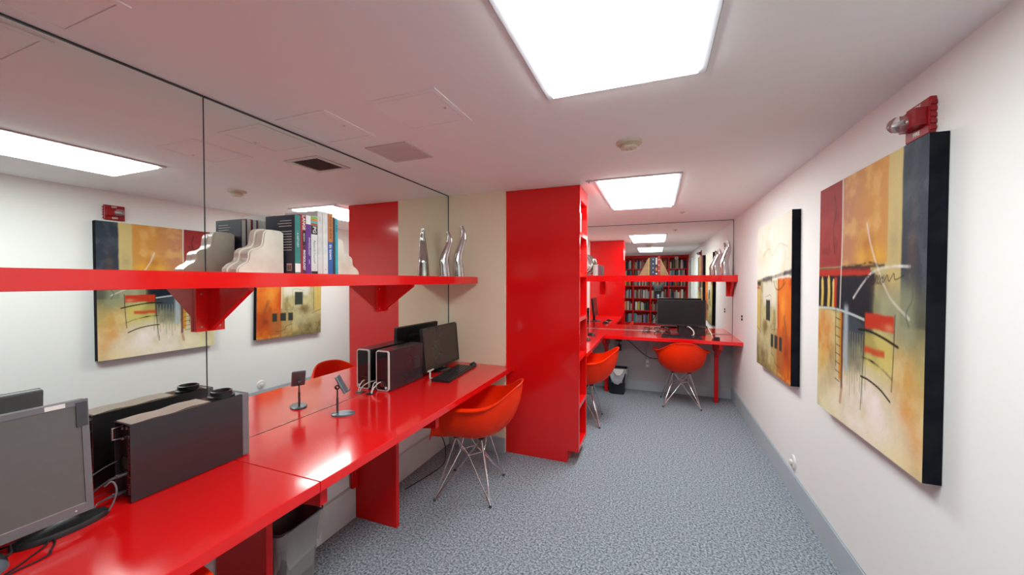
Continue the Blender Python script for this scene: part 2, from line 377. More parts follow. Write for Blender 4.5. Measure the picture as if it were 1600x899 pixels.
part('cable_grommet', lathe(BM(), [(.024, 0), (.028, .0015), (.022, .002), (.02, .0008), (0, .0006)], 24, (XL+.045, 1.93, ZD)), 'black', t, True, world=True)

# ------------------------------------------------------------------ shelves on the mirrors
def bracket(t, yc, axis='x'):
    """wall plate with a triangular gusset, screws in the plate"""
    if axis == 'x':
        pl = part('bracket', B(XL+.0005, XL+.018, yc-.055, yc+.055, 1.285, 1.4695, .001), 'red', t, world=True)
        part('gusset', prism(BM(), [(XL+.018, 1.4695), (-1.50, 1.4695), (-1.50, 1.457), (XL+.022, 1.287), (XL+.018, 1.287)], 'y', yc-.010, yc+.010), 'red', pl, world=True)
        part('cleat', B(XL+.019, -1.475, yc-.045, yc+.075, 1.458, 1.4695), 'red', pl, world=True) if False else None
        for a, z in ((-.035, 1.44), (-.035, 1.305), (.035, 1.305), (.035, 1.44)):
            s = part('screw', lathe(BM(), [(0, .0015), (.003, .0015), (.0045, 0)], 8), 'light_metal', pl)
            s.matrix_basis = chain(pl).inverted() @ Matrix.Translation((XL+.018, yc+a, z)) @ Matrix.Rotation(PI/2, 4, 'Y')
    else:
        pl = part('bracket', B(yc-.04, yc+.04, YB-.018, YB-.0045, 1.30, 1.4845, .001), 'red', t, world=True)
        part('gusset', prism(BM(), [(YB-.018, 1.4845), (5.17, 1.4845), (5.17, 1.472), (YB-.022, 1.302), (YB-.018, 1.302)], 'x', yc-.010, yc+.010), 'red', pl, world=True)
t = thing('wall_shelf', 'long glossy red shelf across the mirror holding books and stone bookends', 'shelf', (XL, .8, 1.47))
part('board', B(XL+.0005, -1.452, YN+.31, 2.945, 1.4705, 1.5285, .002), 'red', t, world=True)
for yc in (1.018, 2.085, -.05): bracket(t, yc)
t = thing('wall_shelf', 'red shelf across the far mirror above the wide monitor', 'shelf', (-.15, YB, 1.485))
part('board', B(XB0+.001, XR-.001, 5.115, YB-.0045, 1.4855, 1.5655, .002), 'red', t, world=True)
for xc in (-.70, .87): bracket(t, xc, 'y')

# ------------------------------------------------------------------ red bookcase
t = thing('bookcase', 'tall glossy red bookcase standing end-on between the two desks', 'bookcase', ((XB0+XB1)/2, (YB0+YB1)/2, 0))
def side(y0, y1):
    return prism(BM(), [(XB0, .001), (-.668, .001), (-.668, .098), (XB1, .098), (XB1, ZC-.002), (XB0, ZC-.002)], 'y', y0, y1)
part('side_panel', side(YB0, YB0+.026), 'red', t, world=True)
part('side_panel', side(YB1-.026, YB1), 'red', t, world=True)
part('back_panel', B(XB0, XB0+.015, YB0+.0265, YB1-.0265, .1, ZC-.002), 'red', t, world=True)
part('valance', B(XB1-.028, XB1-.0005, YB0+.0265, YB1-.0265, 2.155, ZC-.002), 'red', t, world=True)
BSH = (.106, .451, .843, 1.169, 1.534, 1.868)
for z in BSH: part('shelf', B(XB0+.0155, XB1-.001, YB0+.0265, YB1-.0265, z-.006, z+.028), 'red', t, world=True)
part('toe_kick', B(-.69, -.6695, YB0+.0265, YB1-.0265, .001, .097), 'red', t, world=True)

# ------------------------------------------------------------------ alcove desk (left run and far run)
t = thing('built_in_desk', 'L-shaped glossy red desk in the alcove at the far end', 'desk', (-.1, 5.0, 0))
ax = -.600; ay = 4.768
part('worktop', B(XB0+.001, ax, YB1+.002, YB-.0045, ZA-.04, ZA, .002), 'red', t, world=True)
part('worktop', B(ax+.0008, .14, ay, YB-.0045, ZA-.04, ZA, .002), 'red', t, world=True)
part('worktop', B(.1408, XR-.001, ay, YB-.0045, ZA-.04, ZA, .002), 'red', t, world=True)
def desk_leg(xc):
    part('post', B(xc-.022, xc+.022, 5.165, 5.205, .001, ZA-.0405, .0015), 'red_matte', t, world=True)
    part('support_beam', prism(BM(), [(4.85, ZA-.0405), (4.85, .705), (4.90, .70), (5.164, .55), (5.164, ZA-.0405)], 'x', xc-.018, xc+.018), 'red_matte', t, world=True)
    part('rear_beam', B(xc-.018, xc+.018, 5.206, YB-.009, .62, ZA-.0405), 'red_matte', t, world=True)
desk_leg(-.615); desk_leg(.70)
part('support_panel', B(-1.2, -.88, 3.75, 3.778, .001, ZA-.0405), 'red_matte', t, world=True)

# ------------------------------------------------------------------ shell chairs
def make_chair():
    t = thing('shell_chair', 'orange shell armchair', 'chair')
    # local: front -y, back +y.  rim heights and plan
    N, Rn = 72, 19
    def rim(a):                           # a measured from +x, 90 = back
        ca, sa = math.cos(a), math.sin(a)
        wx, wy = .272, (.30 if sa > 0 else .27)
        e = .62 if sa <= 0 else .80
        x = wx * math.copysign(abs(ca) ** e, ca); y = wy * math.copysign(abs(sa) ** e, sa)
        deg = math.degrees(a) % 360
        dev = min(abs(deg - 90), 360 - abs(deg - 90))          # away from the back
        back = 1 / (1 + math.exp((dev - 42) / 9.5))
        dfr = min(abs(deg - 270), 360 - abs(deg - 270))
        front = 1 / (1 + math.exp((dfr - 52) / 6.0))
        z = .668 + .120 * back - .235 * front
        y += .055 * back
        x *= 1 - .16 * back * 1.0
        return x, y, z, front, back
    verts, faces = [], []
    zc = .405
    for j in range(Rn + 1):
        tt = j / Rn
        for i in range(N):
            a = 2 * PI * i / N
            x, y, z, fr, bk = rim(a)
            t1 = min(1.0, tt / .84)
            s = math.sin(t1 * PI / 2) ** .72; h = 1 - math.cos(t1 * PI / 2)
            s = s * (1 - fr) + fr * t1 ** .9; h = h * (1 - fr) + fr * t1 ** 2.2
            px = x * s; py = y * s; pz = zc + (z - zc) * h
            over = max(0.0, (tt - .84) / .16)
            arm = (1 - fr) * (1 - bk) ** 1.5
            L = math.hypot(x, y)
            px += x / L * (.006 + .040 * arm) * over; py += y / L * .010 * over       # flat arm tabs, slim lip elsewhere
            pz += -.004 * over * arm + .012 * over * bk - .035 * over * fr            # waterfall front edge
            verts.append((px, py, pz))
    for j in range(Rn):
        for i in range(N):
            i2 = (i + 1) % N
            if j == 0: continue
            faces.append((j*N+i, j*N+i2, (j+1)*N+i2, (j+1)*N+i))
    c = len(verts); verts.append((0, 0, zc))
    for i in range(N): faces.append((c, N+i, N+(i+1) % N))
    bm = BM(); vv = [bm.verts.new(p) for p in verts]
    for f in faces: bm.faces.new([vv[k] for k in f])
    bmesh.ops.delete(bm, geom=[v for v in bm.verts if not v.link_faces], context='VERTS')
    bmesh.ops.recalc_face_normals(bm, faces=bm.faces[:])
    # thickness
    bm.normal_update()
    me0 = bm
    sol = bmesh.ops.solidify(me0, geom=me0.faces[:], thickness=.007)
    bmesh.ops.recalc_face_normals(me0, faces=me0.faces[:])
    part('seat_shell', me0, 'orange', t, True)
    r_ = .0052
    feet = [(-.205, -.205), (.205, -.205), (.205, .185), (-.205, .185)]
    tops = [(-.09, -.09), (.09, -.09), (.09, .09), (-.09, .09)]
    for f, u in zip(feet, tops):
        part('leg', tube(BM(), [(f[0], f[1], .008), (u[0], u[1], .405)], r_, 8), 'chrome', t, True)
        part('foot_glide', lathe(BM(), [(0, 0), (.010, 0), (.010, .012), (.006, .016), (0, .016)], 12, (f[0], f[1], 0)), 'orange_glide', t, True)
    nodes = [(0, -.085, .275), (.085, 0, .275), (0, .085, .275), (-.085, 0, .275)]
    for k in range(4):
        k2 = (k + 1) % 4; n = nodes[k]
        part('brace', tube(BM(), [(feet[k][0], feet[k][1], .012), n, (feet[k2][0], feet[k2][1], .012)], .0045, 8), 'chrome', t, True)
        part('strut', tube(BM(), [(tops[k][0], tops[k][1], .402), n, (tops[k2][0], tops[k2][1], .402)], .0042, 8), 'chrome', t, True)
    bm = BM()
    for k in range(4): tube(bm, [nodes[k], nodes[(k+1) % 4]], .004, 6)
    part('tie_ring', bm, 'chrome', t, True)
    for u in tops: part('mount_pad', lathe(BM(), [(0, 0), (.018, 0), (.022, .012), (0, .014)], 12, (u[0], u[1], .398)), 'orange_glide', t, True)
    return t
chair = make_chair()
GC = 'orange shell chairs with wire bases'
def place(o, x, y, rz, label):
    o.matrix_basis = Matrix.Translation((x, y, 0)) @ Matrix.Rotation(rz, 4, 'Z'); o['label'] = label; o['group'] = GC
# front is -y locally; rz=-90deg turns the front to -x
place(chair, -1.225, 2.40, math.radians(-90 + 10), 'orange shell armchair on chrome wire legs, tucked under the long desk by the bookcase')
place(copy_tree(chair), -.72, 4.03, math.radians(-90 + 4), 'orange shell armchair at the alcove desk, half hidden by the red bookcase')
place(copy_tree(chair), .285, 4.96, math.radians(180 + 3), 'orange shell armchair seen from behind, facing the wide monitor')
place(copy_tree(chair), -1.27, .37, math.radians(-90 - 4), 'orange shell armchair under the near end of the long desk, only its rim showing')

# ------------------------------------------------------------------ paintings
def vnoise(shape_uv, sc, seed, octv=4):
    U, V = shape_uv; rng = np.random.RandomState(seed); out = np.zeros_like(U); amp = 1.0; tot = 0
    for o in range(octv):
        g = rng.rand(64, 64); x = (U * sc[0] * 2**o) % 63; y = (V * sc[1] * 2**o) % 63
        xi, yi = x.astype(int), y.astype(int); fx, fy = x - xi, y - yi
        fx = fx*fx*(3-2*fx); fy = fy*fy*(3-2*fy)
        out += amp * ((g[yi, xi]*(1-fx)+g[yi, xi+1]*fx)*(1-fy) + (g[yi+1, xi]*(1-fx)+g[yi+1, xi+1]*fx)*fy)
        tot += amp; amp *= .55
    return out / tot
def srgb(r, g, b): return np.array([((c/255+.055)/1.055)**2.4 if c > 10 else c/255/12.92 for c in (r, g, b)])
class Brush:
    def __init__(s, U, V, aspect): s.U, s.V = U, V; s.C = np.zeros(U.shape + (3,)); s.asp = aspect; s.n = vnoise((U, V), (9, 12), 3) - .5; s.n2 = vnoise((U, V), (30, 8), 5) - .5
    def lay(s, mask, col): m_ = np.clip(mask, 0, 1)[..., None]; s.C = s.C * (1 - m_) + np.asarray(col) * m_
    def rect(s, u0, u1, v0, v1, col, soft=.012, k=1.0, rag=.03):
        U = s.U + s.n * rag; V = s.V + s.n * rag
        m_ = lambda a: 1 / (1 + np.exp(-np.clip(a / soft * 4, -40, 40)))
        s.lay(k * m_(U-u0) * m_(u1-U) * m_(V-v0) * m_(v1-V), col)
    def blob(s, u, v, ru, rv, col, k=1.0):
        d = ((s.U-u)/ru)**2 + ((s.V-v)/rv)**2
        s.lay(k * np.exp(-d) * np.clip(.75 + 1.8*s.n, 0, 1.3), col)
    def stroke(s, pts, w, col, k=1.0, dry=0.0):
        P = [np.array(p[:2]) for p in [tuple(q) for q in curve_pts([(a, b_, 0) for a, b_ in pts], 10)]]
        D = np.full(s.U.shape, 9.0)
        for a, b_ in zip(P, P[1:]):
            ab = b_ - a; L = (ab[0])**2 + (ab[1]*s.asp)**2 + 1e-12
            tt = np.clip(((s.U-a[0])*ab[0] + (s.V-a[1])*ab[1]*s.asp**2) / L, 0, 1)
            D = np.minimum(D, np.hypot(s.U-a[0]-tt*ab[0], (s.V-a[1]-tt*ab[1])*s.asp))
        m_ = np.clip(1.5 - D / w, 0, 1)
        if dry: m_ = m_ * np.clip(.6 + dry * s.n2 * 4, 0, 1)
        s.lay(m_ * k, col)
def paint_a(U, V):
    b = Brush(U, V, 1.33); q = vnoise((U, V), (5, 6), 11); q2 = vnoise((U, V), (14, 14), 12)
    base = srgb(196, 186, 128); b.lay(np.ones_like(U), base)
    b.lay(np.clip((V-.72)*4, 0, 1), srgb(228, 214, 178))
    b.blob(.55, .86, .22, .12, srgb(240, 226, 220), 1.0); b.blob(.3, .97, .4, .07, srgb(228, 222, 170), .9); b.blob(.8, .97, .25, .05, srgb(238, 214, 140), .9)
    b.blob(.10, .66, .12, .10, srgb(206, 128, 38), 1); b.blob(.08, .78, .10, .08, srgb(214, 166, 62), .9); b.blob(.2, .78, .06, .08, srgb(150, 110, 60), .7)
    b.blob(.90, .74, .12, .13, srgb(206, 142, 50), 1); b.blob(.84, .66, .09, .05, srgb(196, 142, 90), .8); b.blob(.96, .9, .07, .08, srgb(220, 160, 60), .9)
    b.blob(.86, .55, .2, .08, srgb(140, 146, 118), .9); b.blob(.68, .70, .12, .06, srgb(206, 190, 80), .9); b.blob(.45, .7, .08, .12, srgb(176, 170, 116), .8)
    b.lay(.30 * np.clip((q2-.5)*5, 0, 1), srgb(240, 226, 170)); b.lay(.22 * np.clip((.45-q)*6, 0, 1), srgb(120, 104, 60))
    b.blob(.58, .89, .30, .11, srgb(246, 232, 226), 1.0); b.blob(.50, .95, .25, .06, srgb(246, 236, 222), .8); b.blob(.10, .64, .09, .09, srgb(212, 122, 30), .8); b.blob(.91, .78, .08, .10, srgb(214, 144, 44), .8)
    # upper blocks
    b.rect(.31, .74, -.1, .36, srgb(206, 146, 72), .01, 1, .01); b.lay((V < .36)*(U > .31)*(U < .74)*np.clip((.53-U)*5+(q-.5)*2, 0, 1)*.8, srgb(188, 130, 104))
    b.lay((V < .36)*(U > .31)*(U < .74)*np.clip((q2-.48)*4, 0, 1)*.45, srgb(232, 190, 120)); b.lay((V < .36)*(U > .31)*(U < .74)*np.clip((.44-q)*6, 0, 1)*.5, srgb(170, 92, 30))
    b.blob(.6, .33, .14, .035, srgb(232, 176, 60), .9)
    b.rect(.74, .84, -.1, .5, srgb(206, 184, 122), .01, 1, .01); b.blob(.79, .3, .05, .12, srgb(160, 142, 110), .6)
    b.rect(-.1, .30, -.1, .36, srgb(150, 44, 44), .008, 1, .006); b.lay((V < .36)*(U < .30)*np.clip((q-.45)*4, 0, 1)*.5, srgb(172, 72, 66)); b.lay((V < .36)*(U < .30)*np.clip((.42-q2)*6, 0, 1)*.4, srgb(110, 30, 34))
    b.rect(.84, 1.1, -.1, .56, srgb(52, 60, 72), .008, 1, .008); b.lay((V < .56)*(U > .84)*np.clip((q2-.5)*5, 0, 1)*.35, srgb(92, 100, 108)); b.blob(.91, .3, .03, .1, srgb(92, 74, 66), .8)
    b.rect(.84, 1.1, .46, .62, srgb(92, 92, 70), .09, .8, .05)
    # dark middle
    b.rect(.33, .64, .44, .655, srgb(34, 46, 60), .05, .95, .14); b.rect(.31, .52, .56, .74, srgb(58, 74, 88), .07, .75, .12); b.rect(-.1, .64, .385, .545, srgb(15, 20, 30), .012, 1, .04); b.rect(.3, .66, .40, .56, srgb(24, 32, 44), .02, .8, .10)
    b.blob(.72, .44, .08, .03, srgb(150, 118, 66), .8); b.blob(.66, .51, .04, .04, srgb(120, 112, 70), .8)
    b.rect(.66, .93, .44, .60, srgb(146, 150, 120), .05, .75, .06)
    b.rect(-.1, .72, .362, .372, srgb(24, 22, 24), .006, .9, .012); b.rect(-.1, .60, .368, .398, srgb(188, 48, 30), .006, 1, .01); b.rect(.3, .6, .362, .378, srgb(44, 22, 22), .01, .8, .02)
    for u, h in ((.05, .42), (.14, .415), (.205, .43)): b.stroke([(u, h), (u+.005, .47), (u, .525)], .016, srgb(222, 190, 92)); b.stroke([(u, h-.015), (u, h+.03)], .007, srgb(226, 200, 120))
    b.rect(.215, .25, .405, .53, srgb(190, 52, 32), .006, 1, .005)
    b.stroke([(.30, .0), (.305, .2), (.295, .42), (.29, .53)], .006, srgb(214, 206, 200), .9); b.stroke([(.2, .05), (.22, .12), (.19, .2), (.21, .3)], .004, srgb(70, 26, 28), .7)
    b.stroke([(-.02, .545), (.2, .538), (.4, .548), (.55, .562)], .006, srgb(200, 210, 206), .9)
    # lower column, streaks and ladder
    b.rect(.285, .315, .55, .83, srgb(206, 140, 40), .01, 1, .01); b.rect(.312, .335, .55, .86, srgb(96, 30, 26), .008, .9, .008); b.stroke([(.325, .86), (.31, .92)], .012, srgb(170, 90, 50), .6)
    b.rect(.345, .385, .52, .78, srgb(176, 192, 204), .02, .8, .02)
    for k in range(9): u = .36 + .026*k; b.stroke([(u, .62), (u+.004, .80 + .09*((k*7) % 5)/5)], .0035, srgb(150, 150, 110), .5)
    b.stroke([(.245, .44), (.24, .6), (.25, .78)], .0035, srgb(40, 34, 30), .8)
    for k in range(8): v = .575 + .037*k; b.stroke([(.245, v), (.30, v+.006)], .003, srgb(40, 34, 30), .8)
    # red bars, arcs
    b.rect(.555, .80, .535, .59, srgb(190, 52, 26), .006, 1, .008); b.blob(.76, .575, .04, .012, srgb(224, 150, 110), .7)
    b.rect(.555, .78, .60, .72, srgb(206, 190, 96), .02, .6, .03); b.rect(.55, .73, .652, .676, srgb(196, 66, 34), .008, .9, .02)
    b.stroke([(.50, .602), (.6, .600), (.72, .612), (.83, .630)], .006, srgb(24, 22, 22)); b.stroke([(.54, .702), (.62, .704), (.72, .720), (.80, .742)], .0055, srgb(28, 24, 22), 1, .5); b.stroke([(.53, .775), (.6, .776), (.7, .790), (.78, .815)], .005, srgb(40, 32, 26))
    b.stroke([(.56, .53), (.55, .7), (.53, .9)], .0035, srgb(40, 36, 26), .8); b.stroke([(.805, .53), (.80, .65), (.79, .78)], .0035, srgb(50, 40, 30), .8)
    # white sweeps and scribble
    b.stroke([(.56, .21), (.60, .29), (.66, .37), (.76, .47), (.90, .535)], .0065, srgb(226, 216, 206), .95, .3); b.stroke([(.44, .485), (.52, .435), (.62, .388), (.76, .372), (.90, .375)], .006, srgb(226, 222, 216), .9, .4)
    b.stroke([(.52, .405), (.56, .398), (.60, .402), (.63, .412), (.60, .425), (.63, .43), (.66, .40), (.67, .43), (.70, .405), (.71, .425), (.74, .40), (.755, .42), (.79, .395), (.80, .415), (.86, .402)], .0026, srgb(40, 22, 26), .9); b.stroke([(.54, .418), (.57, .40), (.585, .43), (.61, .395), (.62, .425), (.645, .395), (.655, .43), (.68, .40), (.69, .432), (.715, .40)], .0022, srgb(48, 24, 28), .8); b.blob(.66, .41, .09, .012, srgb(60, 26, 28), .5)
    b.stroke([(.42, .355), (.5, .36), (.58, .352), (.66, .362)], .006, srgb(30, 20, 22), .8, .6)
    b.stroke([(.90, .40), (.92, .47), (.88, .52), (.90, .56)], .004, srgb(90, 96, 80), .8)
    return b.C
def paint_b(U, V):
    b = Brush(U, V, 1.3); q = vnoise((U, V), (5, 6), 21); q2 = vnoise((U, V), (16, 10), 22)
    b.lay(np.ones_like(U), srgb(226, 220, 204)); b.lay(.5*np.clip((q-.5)*4, 0, 1), srgb(206, 194, 166)); b.lay(.5*np.clip((q2-.55)*5, 0, 1), srgb(240, 238, 232)); b.blob(.25, .2, .2, .1, srgb(204, 190, 158), .6)
    b.stroke([(.2, .22), (.4, .18), (.5, .23), (.7, .17), (.9, .2)], .006, srgb(180, 160, 130), .5)
    low = np.clip((V-.385+.02*(.5-U))*60, 0, 1)
    b.lay(low, srgb(172, 158, 112)); b.lay(low*np.clip((q-.46)*5, 0, 1)*.6, srgb(206, 194, 150)); b.lay(low*np.clip((.47-q2)*6, 0, 1)*.6, srgb(120, 104, 62))
    b.rect(.22, .62, .40, .56, srgb(214, 210, 196), .04, .8, .06); b.rect(-.1, .12, .45, .76, srgb(200, 172, 92), .015, .8, .015); b.stroke([(.135, .42), (.13, .6), (.135, .74)], .004, srgb(86, 70, 40), .8)
    b.blob(.3, .72, .14, .05, srgb(112, 92, 58), .9); b.blob(.15, .9, .2, .06, srgb(96, 74, 38), .9); b.blob(.55, .92, .15, .07, srgb(190, 164, 84), .9); b.blob(.35, .85, .1, .06, srgb(150, 148, 116), .7)
    b.rect(.655, 1.1, .385, 1.1, srgb(196, 82, 26), .012, 1, .01); o = (U > .655)*(V > .39)
    b.lay(o*np.clip((q-.45)*5, 0, 1)*.6, srgb(220, 120, 40)); b.lay(o*np.clip((.44-q2)*6, 0, 1)*.5, srgb(150, 50, 24)); b.blob(.82, .56, .08, .08, srgb(230, 160, 66), .7)
    b.blob(.9, .78, .1, .12, srgb(120, 50, 34), .8); b.stroke([(.93, .78), (.86, .66), (.84, .62)], .02, srgb(110, 66, 54), .6, .5); b.rect(.5, .8, .72, 1.1, srgb(150, 108, 60), .09, .6, .12)
    b.stroke([(.66, .39), (.65, .55), (.655, .70)], .008, srgb(214, 190, 160), .9); b.stroke([(.675, .39), (.672, .7)], .006, srgb(150, 34, 26), .8)
    b.stroke([(-.02, .405), (.1, .395), (.2, .385), (.3, .393), (.4, .375), (.55, .372), (.75, .362), (.88, .358), (1.02, .345)], .014, srgb(34, 32, 36), .95, .2); b.rect(.02, .14, .40, .43, srgb(38, 36, 40), .01, .9, .02); b.rect(.0, .09, .435, .45, srgb(190, 44, 30), .008, .9, .01); b.rect(.2, .5, .37, .40, srgb(48, 46, 48), .01, .8, .03); b.rect(.82, 1, .345, .37, srgb(44, 44, 48), .01, .8, .02)
    b.stroke([(.55, .40), (.62, .45), (.74, .45), (.86, .41)], .006, srgb(120, 70, 30), .8)
    b.rect(.32, .45, .525, .665, srgb(54, 58, 52), .007, 1, .006)
    for u0, u1 in ((.475, .55), (.585, .67), (.715, .785)): b.rect(u0, u1, .745, .83, srgb(52, 54, 50), .006, 1, .005)
    b.stroke([(.3, .505), (.48, .505), (.48, .70), (.66, .705)], .003, srgb(110, 96, 60), .7); b.stroke([(.5, .87), (.58, .89), (.60, .92), (.68, .935), (.74, .93)], .004, srgb(90, 70, 44), .8); b.stroke([(.0, .73), (.08, .745), (.16, .77)], .004, srgb(70, 56, 34), .8)
    b.stroke([(0, .985), (.4, .97), (.7, .98), (1, .985)], .012, srgb(206, 172, 96), .6, .8)
    b.rect(-.1, .5, .955, 1.1, srgb(60, 44, 26), .03, .5, .04)
    return b.C
def painting(name, label, y0, y1, z0, z1, fn, nu, nv, x_face, tilt=0.0):
    yc, zc_ = (y0+y1)/2, (z0+z1)/2
    t = thing(name, label, 'painting', (XR, yc, z0))
    t.matrix_basis = Matrix.Translation((XR, yc, zc_)) @ Matrix.Rotation(tilt, 4, 'X')
    hw, hh = (y1-y0)/2, (z1-z0)/2; dx = x_face - XR
    part('canvas_block', B(dx+.0006, -.001, -hw, hw, -hh, hh, .002), 'canvas_edge', t)
    u = np.linspace(0, 1, nu+1); v = np.linspace(0, 1, nv+1); U, V = np.meshgrid(u, v)
    C = fn(U, V)
    co = np.stack([np.full(U.size, dx), (hw - U*2*hw).ravel(), (hh - V*2*hh).ravel()], 1)
    i = np.arange(nu); j = np.arange(nv); I, J = np.meshgrid(i, j)
    a = (J*(nu+1)+I).ravel(); F = np.stack([a, a+(nu+1), a+nu+2, a+1], 1)
    me = bpy.data.meshes.new('painted_face'); me.from_pydata(co.tolist(), [], F.tolist())
    at = me.color_attributes.new('paint', 'FLOAT_COLOR', 'POINT')
    at.data.foreach_set('color', np.concatenate([C.reshape(-1, 3), np.ones((U.size, 1))], 1).astype(np.float32).ravel())
    me.materials.append(MATS['paint']); me.update()
    if me.polygons[0].normal.x > 0: me.flip_normals()
    link('painted_face', me, t)
painting('abstract_painting', 'large abstract canvas in red, ochre and slate blue below the fire alarm', 1.69, 2.585, .806, 2.0, paint_a, 230, 300, XR-.052)
painting('abstract_painting', 'abstract canvas with pale top, orange patch and small grey rectangles', 3.045, 3.955, .775, 1.975, paint_b, 150, 200, XR-.052, math.radians(-1.2))

# ------------------------------------------------------------------ fire alarm, wall plates
t = thing('fire_alarm', 'red fire alarm with clear strobe above the large canvas', 'fire alarm', (XR, 1.825, 2.02))
part('back_plate', B(XR-.020, XR-.0005, 1.757, 1.894, 2.020, 2.148, .004), 'alarm_red', t, world=True)
part('housing', prism(BM(), [(1.768, 2.055), (1.866, 2.055), (1.866, 2.116), (1.768, 2.116)], 'x', XR-.052, XR-.0202), 'alarm_red', t, world=True)
for k in range(5): part('grille_rib', B(XR-.019, XR-.003, 1.752, 1.7568, 2.030+k*.022, 2.043+k*.022), 'alarm_red', t, world=True)
lens = BM(); lathe(lens, [(.026, 0), (.027, .012), (.024, .028), (.015, .038), (0, .042)], 20)
lens.transform(Matrix.Translation((XR-.052, 1.838, 2.084)) @ Matrix.Rotation(-PI/2, 4, 'Y') @ Matrix.Diagonal((1.1, 1.25, 1.1, 1)))
o = part('strobe', lens, 'strobe_glass', t, True, world=True)
part('lamp', tube(BM(), [(XR-.06, 1.819, 2.084), (XR-.075, 1.838, 2.084), (XR-.06, 1.857, 2.084)], .006, 8), 'light_metal', t, True, world=True)
Mt = frame_matrix((XR-.0206, 1.826, 2.0375), (0, -1, 0), (0, 0, 1)); text_part('lettering', 'FIRE', .021, 'white_plastic', t, Mt, bold=.0004)
Mt = frame_matrix((XR-.0206, 1.822, 2.1325), (0, -1, 0), (0, 0, 1)); text_part('lettering', 'FIRE', .019, 'white_plastic', t, Mt, bold=.0004)
t = thing('cable_plate', 'round white cable outlet low on the long wall', 'wall outlet', (XR, 3.12, .235))
bm = lathe(BM(), [(0, 0), (.050, 0), (.050, .006), (.045, .011), (.02, .013), (0, .013)], 32); bm.transform(Matrix.Rotation(-PI/2, 4, 'Y')); part('plate', bm, 'white_plastic', t, True)
bm = lathe(BM(), [(.018, .012), (.018, .024), (.013, .028), (0, .028)], 20); bm.transform(Matrix.Rotation(-PI/2, 4, 'Y')); part('socket', bm, 'white_plastic', t, True)
t = thing('wall_jack', 'tiny black fitting on the long wall above the far desk', 'wall fitting', (XR, 4.84, 1.083))
for dz in (-.018, .016): part('plug', B(-.012, -.0005, -.014, .014, dz-.012, dz+.012, .003), 'black', t)
t = thing('power_outlet', 'grey power outlet box under the far desk', 'power outlet', (-.10, YB+.007, .31))
part('box', B(-.037, .037, -.035, -.0005, 0, .125, .004), 'baseboard_blue', t)
for dz in (.035, .09): part('socket', B(-.017, .017, -.039, -.0352, dz-.016, dz+.016, .002), 'white_plastic', t)
part('conduit', tube(BM(), [(0, -.018, .125), (0, -.018, .46)], .011, 10), 'baseboard_blue', t, True)
t = thing('power_adapter', 'black power adapter hanging under the corner of the alcove desk', 'power adapter', (-.46, 5.36, .53))
part('body', B(-.022, .022, -.02, .02, 0, .085, .005), 'black', t); part('holder', B(-.05, .03, -.025, .03, .13, .19, .004), 'black', t); part('lead', tube(BM(), curve_pts([(0, 0, .08), (-.005, 0, .11), (0, 0, .14)], 4), .006, 8), 'black', t, True)
solo('power_cable', tube(BM(), curve_pts([(-.40, 5.375, .70), (-.33, 5.385, .655), (-.22, 5.385, .56), (-.10, 5.36, .475), (.02, 5.37, .452), (.2, 5.38, .47), (.32, 5.385, .55)], 8), .0045, 8), 'black', 'black cable drooping along the grey wall under the far desk', 'cable', smooth=True)
solo('power_cable', tube(BM(), curve_pts([(-1.56, 2.40, .715), (-1.59, 2.44, .55), (-1.60, 2.496, .331), (-1.60, 2.60, .23), (-1.60, 2.65, .114), (-1.60, 2.62, .0055), (-1.61, 2.45, .0055), (-1.66, 2.2, .0055)], 8), .0042, 8), 'black', 'black cable hanging from the long desk beside the orange chair', 'cable', smooth=True)

# ------------------------------------------------------------------ monitors, computers, keyboards
def monitor(label, loc, rz, w, h, zb, screen, bezel, bz, bot, base, tilt=0.0, thick=.03, base_shape=(.11, .09), base_off=(0.0, 0.0)):
    """screen faces local +x; loc is on the desk"""
    t = thing('computer_monitor', label, 'monitor', (loc[0], loc[1], loc[2]+.0006), rz)
    T = Matrix.Translation((0, 0, zb)) @ Matrix.Rotation(-tilt, 4, 'Y')
    def P(name, bm, m_, smooth=False, parent=t):
        bm.transform(T); return part(name, bm, m_, parent, smooth)
    hw = w/2
    P('housing', B(-thick, -.006, -hw, hw, 0, h, .006), bezel)
    P('rear_bulge', B(-thick-.02, -thick+.001, -hw*.55, hw*.55, h*.18, h*.8, .008), bezel)
    bm = BM(); box(bm, -.006, .0, -hw, hw, h-bz, h); box(bm, -.006, .0, -hw, hw, 0, bot); box(bm, -.006, 0, -hw, -hw+bz, bot, h-bz); box(bm, -.006, 0, hw-bz, hw, bot, h-bz)
    fr = P('bezel', bm, bezel)
    P('screen', B(-.006, -.0025, -hw+bz, hw-bz, bot, h-bz), screen)
    if base:
        part('neck', B(-thick-.03, -thick+.005, -.03+base_off[1], .03+base_off[1], .012, zb+h*.45, .006), base, t)
        part('foot', lathe(BM(), [(0, 0), (1, 0), (1, .006), (.9, .012), (.35, .018), (0, .020)], 36, (-.02+base_off[0], base_off[1], 0), base_shape[0], base_shape[1]), base, t, True)
    return t, T, fr
t, T, fr = monitor('grey computer monitor cut by the picture edge, nearest on the long desk', (-1.592, .345, ZD), 0, .505, .335, .043, 'screen_matte', 'bezel_grey', .016, .026, 'black', math.radians(4), .034)
bm = B(0, .0006, .165, .205, .335-.0145, .335-.002); bm.transform(T); part('sticker', bm, 'white_paper', t)
bm = B(0, .0008, .226, .25, .255, .328); bm.transform(T); part('card', bm, 'dark_metal', t)
bm = B(-.0024, .0006, -.236, .236, .0255, .0275); bm.transform(T); part('trim_line', bm, 'light_metal', t)
bm = lathe(BM(), [(.0022, 0), (.0022, .001), (0, .001)], 8); bm.transform(T @ Matrix.Translation((0, .215, .012)) @ Matrix.Rotation(PI/2, 4, 'Y')); part('power_light', bm, 'white_paper', t)
